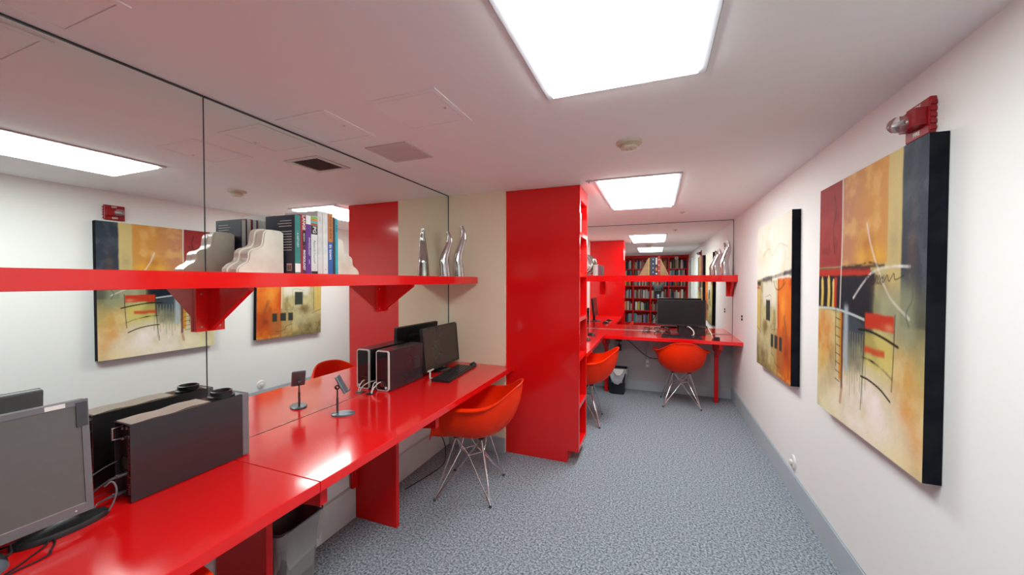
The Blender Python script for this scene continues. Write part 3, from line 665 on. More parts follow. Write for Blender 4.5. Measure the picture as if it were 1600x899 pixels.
# its wide curved foot
for yy in (-.20, .20): part('base_wing', lathe(BM(), [(0, 0), (1, 0), (1.0, .008), (.93, .016), (.6, .022), (.2, .028), (0, .03)], 40, (-.035, yy, 0), .045, .10), 'black', t, True)

t = thing('computer_tower', 'slim black computer tower by the near monitor, ports facing the camera', 'computer', (-1.653, .882, ZD))
tx0, tx1, ty0, ty1, tz = -.047, .046, -.192, .193, .262
bm = BM()
box(bm, tx0, tx1, ty0+.016, ty1-.028, .003, tz); part('case', bm, 'black_case', t)
bm = BM(); box(bm, tx1-.003, tx1, ty0, ty0+.016, .003, tz); box(bm, tx0, tx0+.003, ty0, ty0+.016, .003, tz); box(bm, tx0+.003, tx1-.003, ty0, ty0+.016, tz-.003, tz); part('rear_lip', bm, 'black_case', t)
part('front_panel', B(tx0, tx1+.001, ty1-.0275, ty1, .003, tz+.001, .004), 'bezel_grey', t)
part('top_recess', B(tx0+.006, tx1-.006, ty1-.1, ty1-.03, tz, tz+.0012), 'black_gloss', t)
io = part('port_plate', B(.008, .040, ty0+.010, ty0+.0155, .075, .215, .001), 'light_metal', t)
part('port_field', B(.0105, .0375, ty0+.008, ty0+.0105, .08, .21), 'alarm_red', io)
for k, (zz, hh) in enumerate(((.20, .008), (.186, .006), (.172, .006), (.155, .01), (.138, .006), (.125, .006), (.095, .012))): part('port', B(.014, .034, ty0+.0055, ty0+.0085, zz-hh/2, zz+hh/2), 'black', io)
for xx, zz in ((.04, .045), (.022, .022), (-.03, .235), (-.03, .2), (.0, .24)):
    s = part('screw', lathe(BM(), [(0, .004), (.004, .004), (.005, 0)], 10), 'light_metal', t); s.matrix_basis = Matrix.Translation((xx, ty0+.015, zz)) @ Matrix.Rotation(PI/2, 4, 'X')
part('lock_loop', tube(BM(), [(-.03, ty0+.015, .245), (-.03, ty0-.012, .243), (-.03, ty0-.012, .205), (-.03, ty0+.015, .203)], .0028, 8), 'light_metal', t, True)
for k in range(5): part('vent_rib', B(.0, .04, ty0+.012, ty0+.0158, .016+k*.008, .019+k*.008), 'light_metal', t)
part('fan_guard', lathe(BM(), [(.02, 0), (.022, .002), (.02, .003), (.012, .002), (.012, .001), (0, .001)], 20), 'vent_dark', t, True).matrix_basis = Matrix.Translation((-.018, ty0+.0155, .12)) @ Matrix.Rotation(PI/2, 4, 'X')
GK = 'leads plugged into the tower'
def plug_lead(label, p, pts):
    t = thing('plugged_lead', label, 'cable', p, group=GK)
    part('plug', B(-.007, .007, -.032, .0, -.005, .005, .003), 'dark_metal', t)
    part('boot', tube(BM(), [(0, -.032, 0), (0, -.05, -.002)], [.005, .0035], 8), 'dark_metal', t, True)
    part('lead', tube(BM(), curve_pts([(0, -.05, -.002)] + pts, 8), .0028, 8), 'dark_metal', t, True)
yb = .882 + ty0 + .0055
plug_lead('grey plugged lead halfway up the back of the black tower', (-1.630, yb, ZD+.098), [(-.01, -.075, -.02), (-.02, -.10, -.05), (-.03, -.115, -.08), (-.02, -.13, -.0945)])
plug_lead('grey plugged lead at the bottom of the black tower back', (-1.652, yb, ZD+.032), [(.0, -.07, -.008), (.012, -.085, -.02), (.02, -.095, -.0285)])
solo('loose_lead', tube(BM(), curve_pts([(-1.685, .69, ZD+.13), (-1.69, .66, ZD+.12), (-1.69, .62, ZD+.10), (-1.695, .58, ZD+.06), (-1.70, .54, ZD+.0035)], 8), .0022, 8), 'dark_metal', 'thin lead arching from the black tower to behind the near monitor', 'cable', smooth=True)
solo('looped_lead', tube(BM(), curve_pts([(-1.585, .618, ZD+.1), (-1.575, .632, ZD+.11), (-1.566, .638, ZD+.085), (-1.568, .632, ZD+.05), (-1.572, .622, ZD+.025)], 8), .0026, 8), 'bezel_grey', 'grey lead looping past the near monitor corner', 'cable', smooth=True)
bm = BM(); NX, NY = 5, 12; vv = {}
for i in range(NX+1):
    for j in range(NY+1):
        yy = ty0+.004+j/NY*.235; xx = tx0+.002+i/NX*.090
        vv[i, j] = bm.verts.new((xx + .004*math.sin(j*.5), yy, .0012 + .004*(abs(j/NY-.0)**2) + .0035*math.sin(j*.55)**2))
for i in range(NX):
    for j in range(NY): bm.faces.new((vv[i, j], vv[i+1, j], vv[i+1, j+1], vv[i, j+1]))
bmesh.ops.solidify(bm, geom=bm.faces[:], thickness=.0008)
solo('paper_sheet', bm, 'paper', 'cream sheet of paper lying on top of the black tower', 'paper', smooth=True, loc=(-1.653, .882, ZD+tz))
t = thing('rubber_ring', 'round black ring lying on top of the black tower', 'ring', (-1.660, 1.000, ZD+tz+.0013))
part('base_flange', lathe(BM(), [(.026, 0), (.045, 0), (.045, .005), (.038, .008), (.026, .006), (.026, 0)], 36), 'black', t, True)
part('raised_rim', lathe(BM(), [(.030, .006), (.036, .006), (.037, .022), (.032, .024), (.030, .02), (.030, .006)], 36), 'black', t, True)

def mouse(label, loc, rz, m_='black', s=1.0):
    t = thing('computer_mouse', label, 'mouse', loc, rz)
    bm = BM(); bmesh.ops.create_uvsphere(bm, u_segments=24, v_segments=14, radius=1)
    for v_ in bm.verts:
        v_.co.x *= .031*s*(1 - .12*v_.co.y); v_.co.y *= .055*s; v_.co.z = max(0, v_.co.z)*.034*s + .001
    part('body', bm, m_, t, True)
    part('wheel', B(-.004*s, .004*s, .024*s, .036*s, .0255*s, .034*s, .001), 'bezel_grey', t)
    part('button_split', B(-.0008, .0008, .012*s, .024*s, .029*s, .0348*s), 'bezel_grey', t)
    return t
mouse('grey mouse at the picture corner on the long desk', (-1.545, .375, ZD), math.radians(20), 'steel_blue')
def lead(label, pts, r_=.0025, m_='black'):
    return solo('desk_cable', tube(BM(), curve_pts(pts, 10), r_, 8), m_, label, 'cable', 'loose cables under the near monitor', True)
zc = ZD + .0028
lead('black cable looping out from under the near monitor over the red desk', [(-1.66, .50, zc), (-1.60, .512, zc), (-1.565, .508, zc), (-1.53, .489, zc), (-1.512, .482, zc), (-1.505, .46, zc), (-1.50, .41, zc), (-1.46, .36, zc)])
lead('black cable running straight to the lower picture edge beside the grey mouse', [(-1.64, .47, zc), (-1.60, .50, zc+.005), (-1.575, .495, zc), (-1.545, .46, zc), (-1.52, .425, zc), (-1.49, .36, zc)])
lead('tangled black cable bundle below the near monitor', [(-1.67, .42, zc), (-1.64, .46, zc+.008), (-1.62, .49, zc+.004), (-1.645, .50, zc+.012), (-1.66, .47, zc+.006), (-1.63, .45, zc+.01), (-1.61, .44, zc), (-1.60, .38, zc)], .0032)

# phone stand
t = thing('phone_stand', 'small grey phone stand with oval foot on the long desk', 'phone stand', (-1.600, 1.580, ZD), math.radians(32))
part('foot', lathe(BM(), [(0, 0), (1, 0), (1, .007), (.94, .010), (0, .010)], 36, (0, 0, 0), .062, .043), 'steel_blue', t, True)
part('stem', tube(BM(), [(-.030, -.0, .009), (-.030, 0, .095)], .0058, 12), 'dark_metal', t, True)
part('upper_stem', tube(BM(), [(-.030, -.0, .095), (-.030, 0, .145)], .0038, 12), 'dark_metal', t, True)
bm = lathe(BM(), [(.006, -.006), (.013, -.006), (.013, .006), (.006, .006), (.006, -.006)], 20); bm.transform(Matrix.Translation((-.030, 0, .152)) @ Matrix.Rotation(PI/2, 4, 'X')); hg = part('hinge', bm, 'dark_metal', t, True)
bm = B(-.006, .006, -.036, .036, -.052, .052, .0055); bm.transform(Matrix.Translation((-.008, 0, .168)) @ Matrix.Rotation(math.radians(-27), 4, 'Y')); cr = part('cradle', bm, 'steel_blue', t)
bm = B(.006, .022, -.02, .02, -.052, -.044, .002); bm.transform(Matrix.Translation((-.008, 0, .168)) @ Matrix.Rotation(math.radians(-27), 4, 'Y')); part('ledge', bm, 'steel_blue', cr)

# silver framed tower
t = thing('computer_tower', 'black computer tower with silver edged glossy front beside the second monitor', 'computer', (-1.688, 2.19, ZD))
part('case', B(-.055, .055, -.178, .195, .004, .270, .002), 'black_case', t)
bm = prism(BM(), [(x, z) for x, z in [(-.052, .016), (-.040, .004), (.040, .004), (.052, .016), (.052, .258), (.040, .270), (-.040, .270), (-.052, .258)]], 'y', -.19, -.1785); part('front_rim', bm, flat('rim_silver', (.72, .72, .72), .3), t)
bm = prism(BM(), [(x, z) for x, z in [(-.044, .018), (-.036, .011), (.036, .011), (.044, .018), (.044, .256), (.036, .263), (-.036, .263), (-.044, .256)]], 'y', -.1915, -.1902); fp = part('front_panel', bm, 'black_gloss', t)
bm = lathe(BM(), [(.0115, 0), (.0135, 0), (.0135, .0006), (.0115, .0006), (.0115, 0)], 24); bm.transform(Matrix.Translation((0, -.1917, .045)) @ Matrix.Rotation(PI/2, 4, 'X')); part('badge_ring', bm, flat('badge_red', (.55, .05, .03)), fp)
text_part('badge_lettering', 'DELL', .009, 'badge_red', fp, frame_matrix((0, -.1917, .045), (1, 0, 0), (0, 0, 1)), world=False)
part('sticker', B(.022, .040, -.1922, -.1916, .018, .034), flat('sticker_blue', (.62, .72, .82)), fp)
part('drive_line', B(-.036, .02, -.1920, -.1916, .085, .0862), 'dark_metal', fp)
part('drive_line', B(-.036, .036, -.1920, -.1916, .252, .2532), 'dark_metal', fp)
gr = part('side_grille', B(.055, .0556, .08, .155, .10, .185), 'dark_metal', t)
for k in range(6): part('grille_slot', B(.0556, .0562, .086+k*.0115, .092+k*.0115, .105, .18), 'vent_dark', gr)
solo('white_cable', tube(BM(), curve_pts([(-1.722, 1.932, ZD+.0035), (-1.726, 1.95, ZD+.03), (-1.742, 1.98, ZD+.05), (-1.754, 2.03, ZD+.055), (-1.756, 2.15, ZD+.05)], 8), .0035, 8), 'white_plastic', 'white cable curving out of the desk hole behind the silver edged tower', 'cable', 'white cables at the desk hole', True)
solo('white_cable', tube(BM(), curve_pts([(-1.714, 1.928, ZD+.0035), (-1.712, 1.94, ZD+.03), (-1.707, 1.955, ZD+.045), (-1.703, 1.98, ZD+.06), (-1.70, 2.005, ZD+.062)], 8), .0035, 8), 'white_plastic', 'white cable bending from the desk hole to the front of the silver edged tower', 'cable', 'white cables at the desk hole', True)

# second monitor, keyboard, mouse
t, T, fr = monitor('dark brown-black computer monitor near the cream wall, keyboard before it', (-1.622, 2.665, ZD), math.radians(2), .55, .335, .035, 'screen_dark', 'black', .011, .018, 'black_gloss', math.radians(5), .028, (.06, .10), (0.0, 0))
bm = B(0, .0006, .256, .268, .335-.0105, .335-.001); bm.transform(T); part('sticker', bm, 'white_paper', t)
bm = B(0, .0006, -.25, -.16, .003, .013); bm.transform(T); part('sticker', bm, 'white_paper', t)
def keyboard(label, loc, rz, w=.44, d_=.14):
    t = thing('computer_keyboard', label, 'keyboard', loc, rz)
    part('body', prism(BM(), [(-d_/2, 0), (d_/2, 0), (d_/2, .012), (-d_/2, .022)], 'y', -w/2, w/2), 'black', t)
    bm = BM()
    for i in range(5):
        n = 21 if i else 19
        for j in range(n):
            if i == 4 and 4 <= j <= 9 and j != 4: continue
            x = -d_/2+.014+i*.0245; y0 = -w/2+.01+j*(w-.02)/n; z = .022-(x+d_/2)/d_*.010
            y1 = y0+(w-.02)/n-.003
            if i == 4 and j == 4: y1 = y0 + 6*(w-.02)/n-.003
            box(bm, x-.0085, x+.0085, y0, y1, z-.001, z+.005)
    part('keys', bm, 'bezel_grey' if False else 'black_case', t)['kind'] = 'stuff'
    return t
keyboard('black keyboard before the dark brown-black monitor near the cream wall', (-1.475, 2.575, ZD+.0006), math.radians(6), .49)
mouse('black mouse beyond the keyboard near the cream wall', (-1.462, 2.875, ZD), math.radians(10))
t = thing('price_tag', 'small clear plastic tag standing on the red desk beside the second tower', 'tag', (-1.585, 2.405, ZD))
part('upright', B(-.002, .002, -.008, .008, 0, .055, .0008), 'glass_frosted', t); part('foot', B(0, .03, -.008, .008, 0, .003, .0008), 'glass_frosted', t)

# ------------------------------------------------------------------ far end computers
t, T, fr = monitor('wide black monitor on the far desk in front of the mirror', (.296, 5.14, ZA), math.radians(-90), .56, .325, .118, 'screen_far', 'black', .012, .016, None, math.radians(3), .03)
part('stand_box', B(-.16, -.035, -.02, .28, .0, .10, .004), 'black', t)
part('neck', B(-.075, -.031, .05, .20, .09, .26, .006), 'black', t)
keyboard('black keyboard below the wide monitor on the far desk', (.285, 4.905, ZA+.0006), math.radians(-90), .44, .13)
t = thing('puck_dial', 'small black round puck on the far desk beside its keyboard', 'dial', (.655, 4.84, ZA))
part('body', lathe(BM(), [(0, 0), (.033, 0), (.034, .01), (.032, .034), (.026, .038), (0, .038)], 28), 'black', t, True); part('cap', lathe(BM(), [(.02, .038), (.02, .0395), (0, .0395)], 24), 'bezel_grey', t, True)
solo('white_cable', tube(BM(), curve_pts([(.37, 5.16, ZA+.104), (.39, 5.095, ZA+.11), (.43, 5.06, ZA+.07), (.435, 5.045, ZA+.025), (.40, 5.035, ZA+.006)], 8), .007, 8), 'white_plastic', 'thick white cable hooked over the stand of the wide monitor', 'cable', smooth=True)
solo('white_cable', tube(BM(), curve_pts([(.60, 5.2, ZA+.12), (.615, 5.17, ZA+.08), (.64, 5.15, ZA+.03), (.645, 5.13, ZA+.0065), (.64, 5.05, ZA+.0065)], 8), .006, 8), 'white_plastic', 'white cable falling behind the wide monitor onto the far desk', 'cable', smooth=True)
for k, (x, lab) in enumerate(((.0, 'black cable coil heaped left of the wide monitor'), (.12, 'black cable knot in front of the wide monitor'), (-.13, 'loose black cable end on the far desk'))):
    pts = [(x + .035*math.cos(a*1.3+k) + a*.006, 5.2 + .05*math.sin(a*1.7+k), ZA+.006+.012*(1+math.sin(a*2.1+k))) for a in range(9)]
    solo('coiled_cable', tube(BM(), curve_pts(pts, 6), .005, 8), 'black', lab, 'cable', 'cables by the wide monitor', True)
monitor('black monitor on the alcove desk, seen only in the far mirror', (-.93, 4.40, ZA), 0, .42, .30, .09, 'screen_far', 'black', .012, .016, 'black', math.radians(7), .03, (.09, .10))
t = thing('computer_tower', 'black computer tower on the alcove desk, seen only in the far mirror', 'computer', (-1.07, 4.80, ZA))
part('case', B(-.05, .05, -.15, .15, .003, .24, .003), 'black_case', t); part('front_panel', B(.0501, .056, -.15, .15, .003, .24, .002), 'black_gloss', t); part('power_button', lathe(BM(), [(.008, 0), (.008, .002), (0, .002)], 12), 'light_metal', t).matrix_basis = Matrix.Translation((.056, -.1, .2)) @ Matrix.Rotation(PI/2, 4, 'Y')
mouse('black mouse on the alcove desk near the corner, seen in the far mirror', (-.745, 4.69, ZA), math.radians(60))
mouse('black mouse on the alcove desk at the edge of the bookcase', (-.735, 4.30, ZA), math.radians(80), s=.9)

# ------------------------------------------------------------------ things on the long shelf
ZS = 1.529
def bookend(label, y_end, sgn, mname='stone'):
    """stepped stone block: tall side against the books at y_end, steps falling away along sgn"""
    L, Hh = .205, .187
    mid = curve_pts([(a, b_, 0) for a, b_ in [(0, 0), (.015, .1), (.10, .19), (.19, .25), (.225, .34), (.235, .45), (.30, .53), (.42, .575), (.50, .65), (.525, .80), (.55, .93), (.63, 1), (.78, 1.01), (.92, 1.005)]], 4)
    prof = [(p[0], p[1]) for p in mid] + [(1, .96), (1, 0)]
    t = thing('stone_bookend', label, 'bookend', (-1.605, y_end, ZS), group='stepped stone bookends on the long shelf')
    def sl(x0, x1, k, nm, grow=1.0):
        pts = [p for p in prof]
        P = [(sgn*(-1)*(0) + sgn*(L*(1-a)*grow), Hh*b_*grow) for a, b_ in pts]
        bm = prism(BM(), P, 'x', x0, x1)
        es = [e for e in bm.edges if abs(e.verts[0].co.x - e.verts[1].co.x) < 1e-6 and max(v.co.z for v in e.verts) > .004]
        bmesh.ops.bevel(bm, geom=es, offset=.006, segments=4, affect='EDGES', clamp_overlap=True)
        part(nm, bm, mname, t, True)
    sl(-.003, .045, 1, 'front_slab')
    sl(-.045, -.004, 1, 'rear_slab', 1.03)
bookend('pale stepped stone bookend leaning on the navy book', 1.208, -1)
bookend('pale stepped stone bookend at the cyan book end of the row', 1.460, 1)
def book(label, y0, y1, h, depth, color, mname, xf=-1.50, z0=ZS, group='books on the long shelf', name='book'):
    flat(mname, color)
    t = thing(name, label, 'book', (xf - depth/2, (y0+y1)/2, z0), group=group)
    hw = (y1-y0)/2 - .0006; hd = depth/2; c = min(.003, hw*.3)
    bm = BM(); box(bm, hd-.004, hd, -hw, hw, 0, h); box(bm, -hd, hd-.004, -hw, -hw+c, 0, h); box(bm, -hd, hd-.004, hw-c, hw, 0, h)
    part('cover', bm, mname, t); part('pages', B(-hd+.004, hd-.0045, -hw+c, hw-c, .003, h-.004), 'white_paper', t)
    return t, hd, hw
def spine_text(t, hd, body, size, mname, z, dy=0.0, bold=0.0, sx=1.0):
    text_part('title', body, size, mname, t, frame_matrix((hd+.0003, dy, z), (0, 0, -1), (0, 1, 0)), bold=bold, sx=sx, world=False)
def band(t, hd, hw, z0, z1, mname, y0=None, y1=None): part('spine_band', B(hd, hd+.0005, -hw if y0 is None else y0, hw if y1 is None else y1, z0, z1), mname, t)
flat('ink_black', (.01, .01, .012)); flat('ink_green', (.16, .5, .08)); flat('ink_orange', (.8, .22, .02)); flat('ink_cyan', (.05, .5, .55)); flat('ink_rust', (.42, .09, .03)); flat('ink_grey', (.25, .27, .25)); flat('ink_teal', (.03, .22, .20)); flat('ink_blue', (.02, .10, .36)); flat('ink_amber', (.62, .20, .03)); flat('ink_plum', (.10, .015, .06))
t, hd, hw = book('navy book with teal spine beside the stepped stone bookend', 1.212, 1.240, .262, .185, (.008, .011, .035), 'book_navy')
band(t, hd, hw, 0, .262, 'ink_teal'); spine_text(t, hd+.0004, 'A HISTORY', .013, 'white_paper', .15); band(t, hd+.0004, hw, .006, .045, 'white_paper')
bm = BM()
rr = random.Random(3)
for k in range(11):
    z = .236 - k*.012 - (.012 if k > 2 else 0); L = .06 + .05*rr.random(); box(bm, hd-.02-L, hd-.02, -hw-.0004, -hw, z, z+.0025)
part('cover_print', bm, 'white_paper', t); part('barcode_label', B(hd-.052, hd-.02, -hw-.0005, -hw, .012, .045), flat('ink_pink', (.62, .45, .44)), t)
bm = BM()
for k in range(8): box(bm, hd-.049+k*.0035, hd-.0475+k*.0035+(k % 3)*.0004, -hw-.0008, -hw-.0005, .016, .038)
part('barcode_lines', bm, 'ink_black', t)
t, hd, hw = book('crimson book with LANGE in white on the spine', 1.2405, 1.268, .268, .18, (.36, .012, .03), 'book_crimson')
spine_text(t, hd, 'LANGE', .021, 'white_paper', .232, .004, .0004); band(t, hd, hw, 0, .19, 'ink_plum', -.003, hw); band(t, hd+.0003, hw, .13, .196, 'ink_black', -.002, hw-.002)
spine_text(t, hd+.0006, 'PHYSIOLOGY', .016, 'white_paper', .062, .004, .0005, .95); spine_text(t, hd+.0006, 'REVIEW', .011, 'white_paper', .165, .004)
t, hd, hw = book('purple book with white PHYSIOLOGY lettering and white top', 1.269, 1.296, .268, .18, (.13, .025, .25), 'book_purple')
band(t, hd, hw, .228, .268, 'white_paper'); spine_text(t, hd, 'PHYSIOLOGY', .014, 'white_paper', .125, .004); spine_text(t, hd, 'edition', .008, 'white_paper', .055, .004)
t, hd, hw = book('white book titled Patent It Yourself with striped top', 1.297, 1.332, .270, .19, (.74, .74, .72), 'book_patent')
for z0_, z1_, m_ in ((.258, .268, 'ink_green'), (.247, .2575, 'ink_orange'), (.237, .2465, 'ink_cyan'), (.226, .2365, 'ink_rust'), (.185, .2255, 'ink_black'), (.0, .012, 'ink_black')): band(t, hd, hw, z0_, z1_, m_)
spine_text(t, hd, 'Patent It Yourself', .0165, 'ink_grey', .103, 0, .0001, .92); spine_text(t, hd+.0005, 'PG', .026, 'white_paper', .206, 0, .0005)
t, hd, hw = book('tall white book beside the striped patent book', 1.333, 1.361, .300, .215, (.70, .67, .66), 'book_white_a')
spine_text(t, hd, 'Annual', .008, 'ink_grey', .262)
t, hd, hw = book('tall white book next to the orange and blue book', 1.362, 1.392, .301, .215, (.76, .75, .73), 'book_white_b')
part('spine_dot', B(hd, hd+.0005, -.001, .001, .02, .024), 'ink_black', t)
t, hd, hw = book('orange and blue book with in town on the spine', 1.393, 1.423, .298, .20, (.03, .12, .42), 'book_town')
band(t, hd, hw, .158, .298, 'ink_amber'); spine_text(t, hd, 'in town', .024, 'white_paper', .108, 0, .0005); spine_text(t, hd+.0005, 'FOOD GUIDE', .018, 'ink_plum', .228, 0, .0002)
t, hd, hw = book('slim dark book before the cyan one', 1.4235, 1.437, .284, .20, (.03, .035, .05), 'book_dark')
t, hd, hw = book('slim cyan book at the end of the shelf row', 1.4375, 1.455, .28, .20, (.03, .42, .50), 'book_cyan')
spine_text(t, hd, 'GUIDE', .012, 'ink_black', .23)

# polished wave sculptures
wv = curve_pts([(0, 0, 0), (.18, -.004, 0), (.33, -.010, 0), (.45, -.002, 0), (.58, .016, 0), (.75, .038, 0), (.88, .038, 0), (1, .026, 0)], 10); OQ = [p[0] for p in wv]; OV = [p[1] for p in wv]
def wave(label, loc, h, rz, name='wave_sculpture', s=1.0):
    t = thing(name, label, 'sculpture', loc, rz, 'polished metal wave sculptures')
    bm = BM(); N = 40; rings = []
    for i in range(N+1):
        q = i/N; off = float(np.interp(q, OQ, OV))*s
        a = (.030*(1-q)**.6 + .010)*s; w_ = (.036*(1-q)**.8 + .012)*s; z = h*q
        pts = []
        for k in range(16):
            th = 2*PI*k/16; cx_, sy_ = math.cos(th), math.sin(th)
            pts.append(bm.verts.new((off + a*math.copysign(abs(cx_)**.5, cx_), w_*math.copysign(abs(sy_)**.5, sy_), z)))
        rings.append(pts)
    for r0, r1 in zip(rings, rings[1:]):
        for k in range(16): bm.faces.new((r0[k], r0[(k+1) % 16], r1[(k+1) % 16], r1[k]))
    bm.faces.new(rings[0][::-1]); bm.faces.new(rings[-1])
    bmesh.ops.recalc_face_normals(bm, faces=bm.faces[:])
    part('figure', bm, 'silver', t, True)
    return t
wave('shorter polished metal wave sculpture on the long shelf', (-1.660, 2.745, ZS), .385, math.radians(48))
wave('taller polished metal wave sculpture at the shelf end by the cream wall', (-1.590, 2.862, ZS), .440, math.radians(48))
ZS2 = 1.566
wave('shorter polished metal wave sculpture on the far shelf', (.70, 5.26, ZS2), .325, math.radians(20))
wave('taller polished metal wave sculpture in the corner of the far shelf', (.80, 5.27, ZS2), .425, math.radians(20))
# far shelf
t = thing('ring_sculpture', 'polished metal crescent sculpture on the far shelf behind the bookcase', 'sculpture', (-.945, 5.24, ZS2))
for k, (rr_, dx) in enumerate(((.115, 0), (.082, .012))):
    pts = [(dx + rr_*math.cos(a), .02*math.sin(a*1.5), .16 + rr_*1.15*math.sin(a)) for a in [math.radians(-110 + i*10) for i in range(24)]]
    part('crescent', tube(BM(), pts, [.004 + .022*math.sin(PI*min(1, max(0, i/23))) for i in range(24)], 12), 'silver', t, True)
part('plinth', lathe(BM(), [(0, 0), (.05, 0), (.048, .02), (.03, .035), (0, .04)], 24), 'silver', t, True)
def far_book(label, x0, x1, h, color, mname, depth=.16, yf=5.16, z0=ZS2, lean=0, group='books on the far shelf'):
    flat(mname, color)
    t = thing('book', label, 'book', ((x0+x1)/2, yf+depth/2, z0), group=group); hw = (x1-x0)/2-.0006; hd = depth/2; c = min(.003, hw*.3)
    bm = BM(); box(bm, -hw, hw, -hd, -hd+.004, 0, h); box(bm, -hw, -hw+c, -hd+.004, hd, 0, h); box(bm, hw-c, hw, -hd+.004, hd, 0, h)
    part('cover', bm, mname, t); part('pages', B(-hw+c, hw-c, -hd+.0045, hd-.004, .003, h-.004), 'white_paper', t)
    return t, hw, hd
far_book('white book beside the crescent sculpture on the far shelf', -.775, -.735, .15, (.74, .74, .70), 'book_white_b')
far_book('pink edged book at the end of the white ones by the crescent', -.734, -.715, .145, (.30, .08, .16), 'book_pink')
far_book('pale green book close to the crescent sculpture', -.80, -.776, .148, (.55, .62, .52), 'book_pale_green')
far_book('slim yellow book on the far shelf', -.096, -.080, .225, (.62, .42, .12), 'book_yellow')
far_book('olive black book between the yellow and navy books', -.079, -.062, .228, (.06, .055, .03), 'book_olive')
t, hw, hd = far_book('thick navy book with silver specks on the far shelf', -.061, -.012, .238, (.018, .03, .085), 'book_navy_b')
for k in range(4): part('spine_band', B(-.006, .006, -hd-.0006, -hd, .03+k*.055, .05+k*.055), flat('ink_silver', (.4, .45, .52)), t)
t, hw, hd = far_book('black book with white and orange blocks on the far shelf', -.011, .018, .234, (.015, .015, .018), 'book_black')
for z0_, z1_, m_ in ((.14, .225, 'white_paper'), (.06, .10, 'ink_amber'), (.012, .03, 'white_paper')): part('spine_band', B(-hw*.7, hw*.7, -hd-.0006, -hd, z0_, z1_), m_, t)
t, hw, hd = far_book('red book with pale flowers on the spine on the far shelf', .019, .048, .248, (.45, .02, .03), 'book_red_b')
for k in range(3): part('spine_spot', lathe(BM(), [(.009, 0), (.009, .0006), (0, .0006)], 8), flat('ink_rose', (.72, .42, .38)), t).matrix_basis = Matrix.Translation((0, -hd, .06+k*.07)) @ Matrix.Rotation(PI/2, 4, 'X')
def tri_end(label, x_tall, sgn):
    t = thing('wooden_bookend', label, 'bookend', (x_tall, 5.20, ZS2), group='triangular wooden bookends')
    part('wedge', prism(BM(), [(0, 0), (sgn*.105, 0), (sgn*.004, .215), (0, .215)], 'y', -.035, .035), 'wood_tan', t)
    part('base_strip', B(0, sgn*.109, -.037, .037, 0, .004), 'black', t) if False else None
    part('felt_face', B(0, -sgn*.0008, -.034, .034, .002, .213), 'book_yellow', t)
tri_end('triangular tan bookend against the yellow book on the far shelf', -.098, -1)
tri_end('triangular tan bookend against the red flowered book on the far shelf', .050, 1)

# ------------------------------------------------------------------ inside the red bookcase
rr = random.Random(5)
bc_cols = [((.45, .38, .33), 'book_taupe'), ((.30, .10, .12), 'book_maroon'), ((.12, .10, .22), 'book_indigo'), ((.55, .52, .48), 'book_stone'), ((.18, .16, .14), 'book_umber')]
def stack(z, n, where, hmax=.032):
    zz = z + .0285
    names = ('lowest', 'second', 'third', 'fourth', 'fifth', 'sixth', 'seventh', 'eighth', 'ninth', 'tenth')
    for k in range(n):
        h = hmax*(.7+.3*rr.random()); c, nm = bc_cols[(k*3+n) % 5]; flat(nm, c)
        t = thing('book', f'{names[k]} book from below in the pile {where} of the red bookcase', 'book', (-.69, 3.11, zz), group='books piled in the red bookcase')
        L, Wd = .085+.008*rr.random(), .062+.004*rr.random()
        bm = BM(); box(bm, -L, L, -Wd, -Wd+.004, 0, h); box(bm, -L, L, -Wd+.004, Wd, 0, .003); box(bm, -L, L, -Wd+.004, Wd, h-.003, h); part('cover', bm, nm, t)
        part('pages', B(-L+.004, L-.003, -Wd+.004, Wd-.003, .003, h-.003), 'white_paper', t); zz += h
    return zz
zt = stack(1.534, 7, 'above the middle')
t = thing('white_box', 'small white box on the pile in the red bookcase', 'box', (-.66, 3.10, zt+.0)); part('body', B(-.06, .06, -.05, .05, 0, .04, .002), 'white_paper', t); part('lid', B(-.062, .062, -.052, .052, .026, .045, .002), 'white_plastic', t)
stack(.843, 9, 'below the middle')
t = thing('white_box', 'white box on the top shelf of the red bookcase', 'box', (-.66, 3.10, 1.8965)); part('body', B(-.07, .07, -.055, .055, 0, .15, .002), 'white_paper', t); part('lid', B(-.072, .072, -.057, .057, .12, .165, .002), 'white_plastic', t)

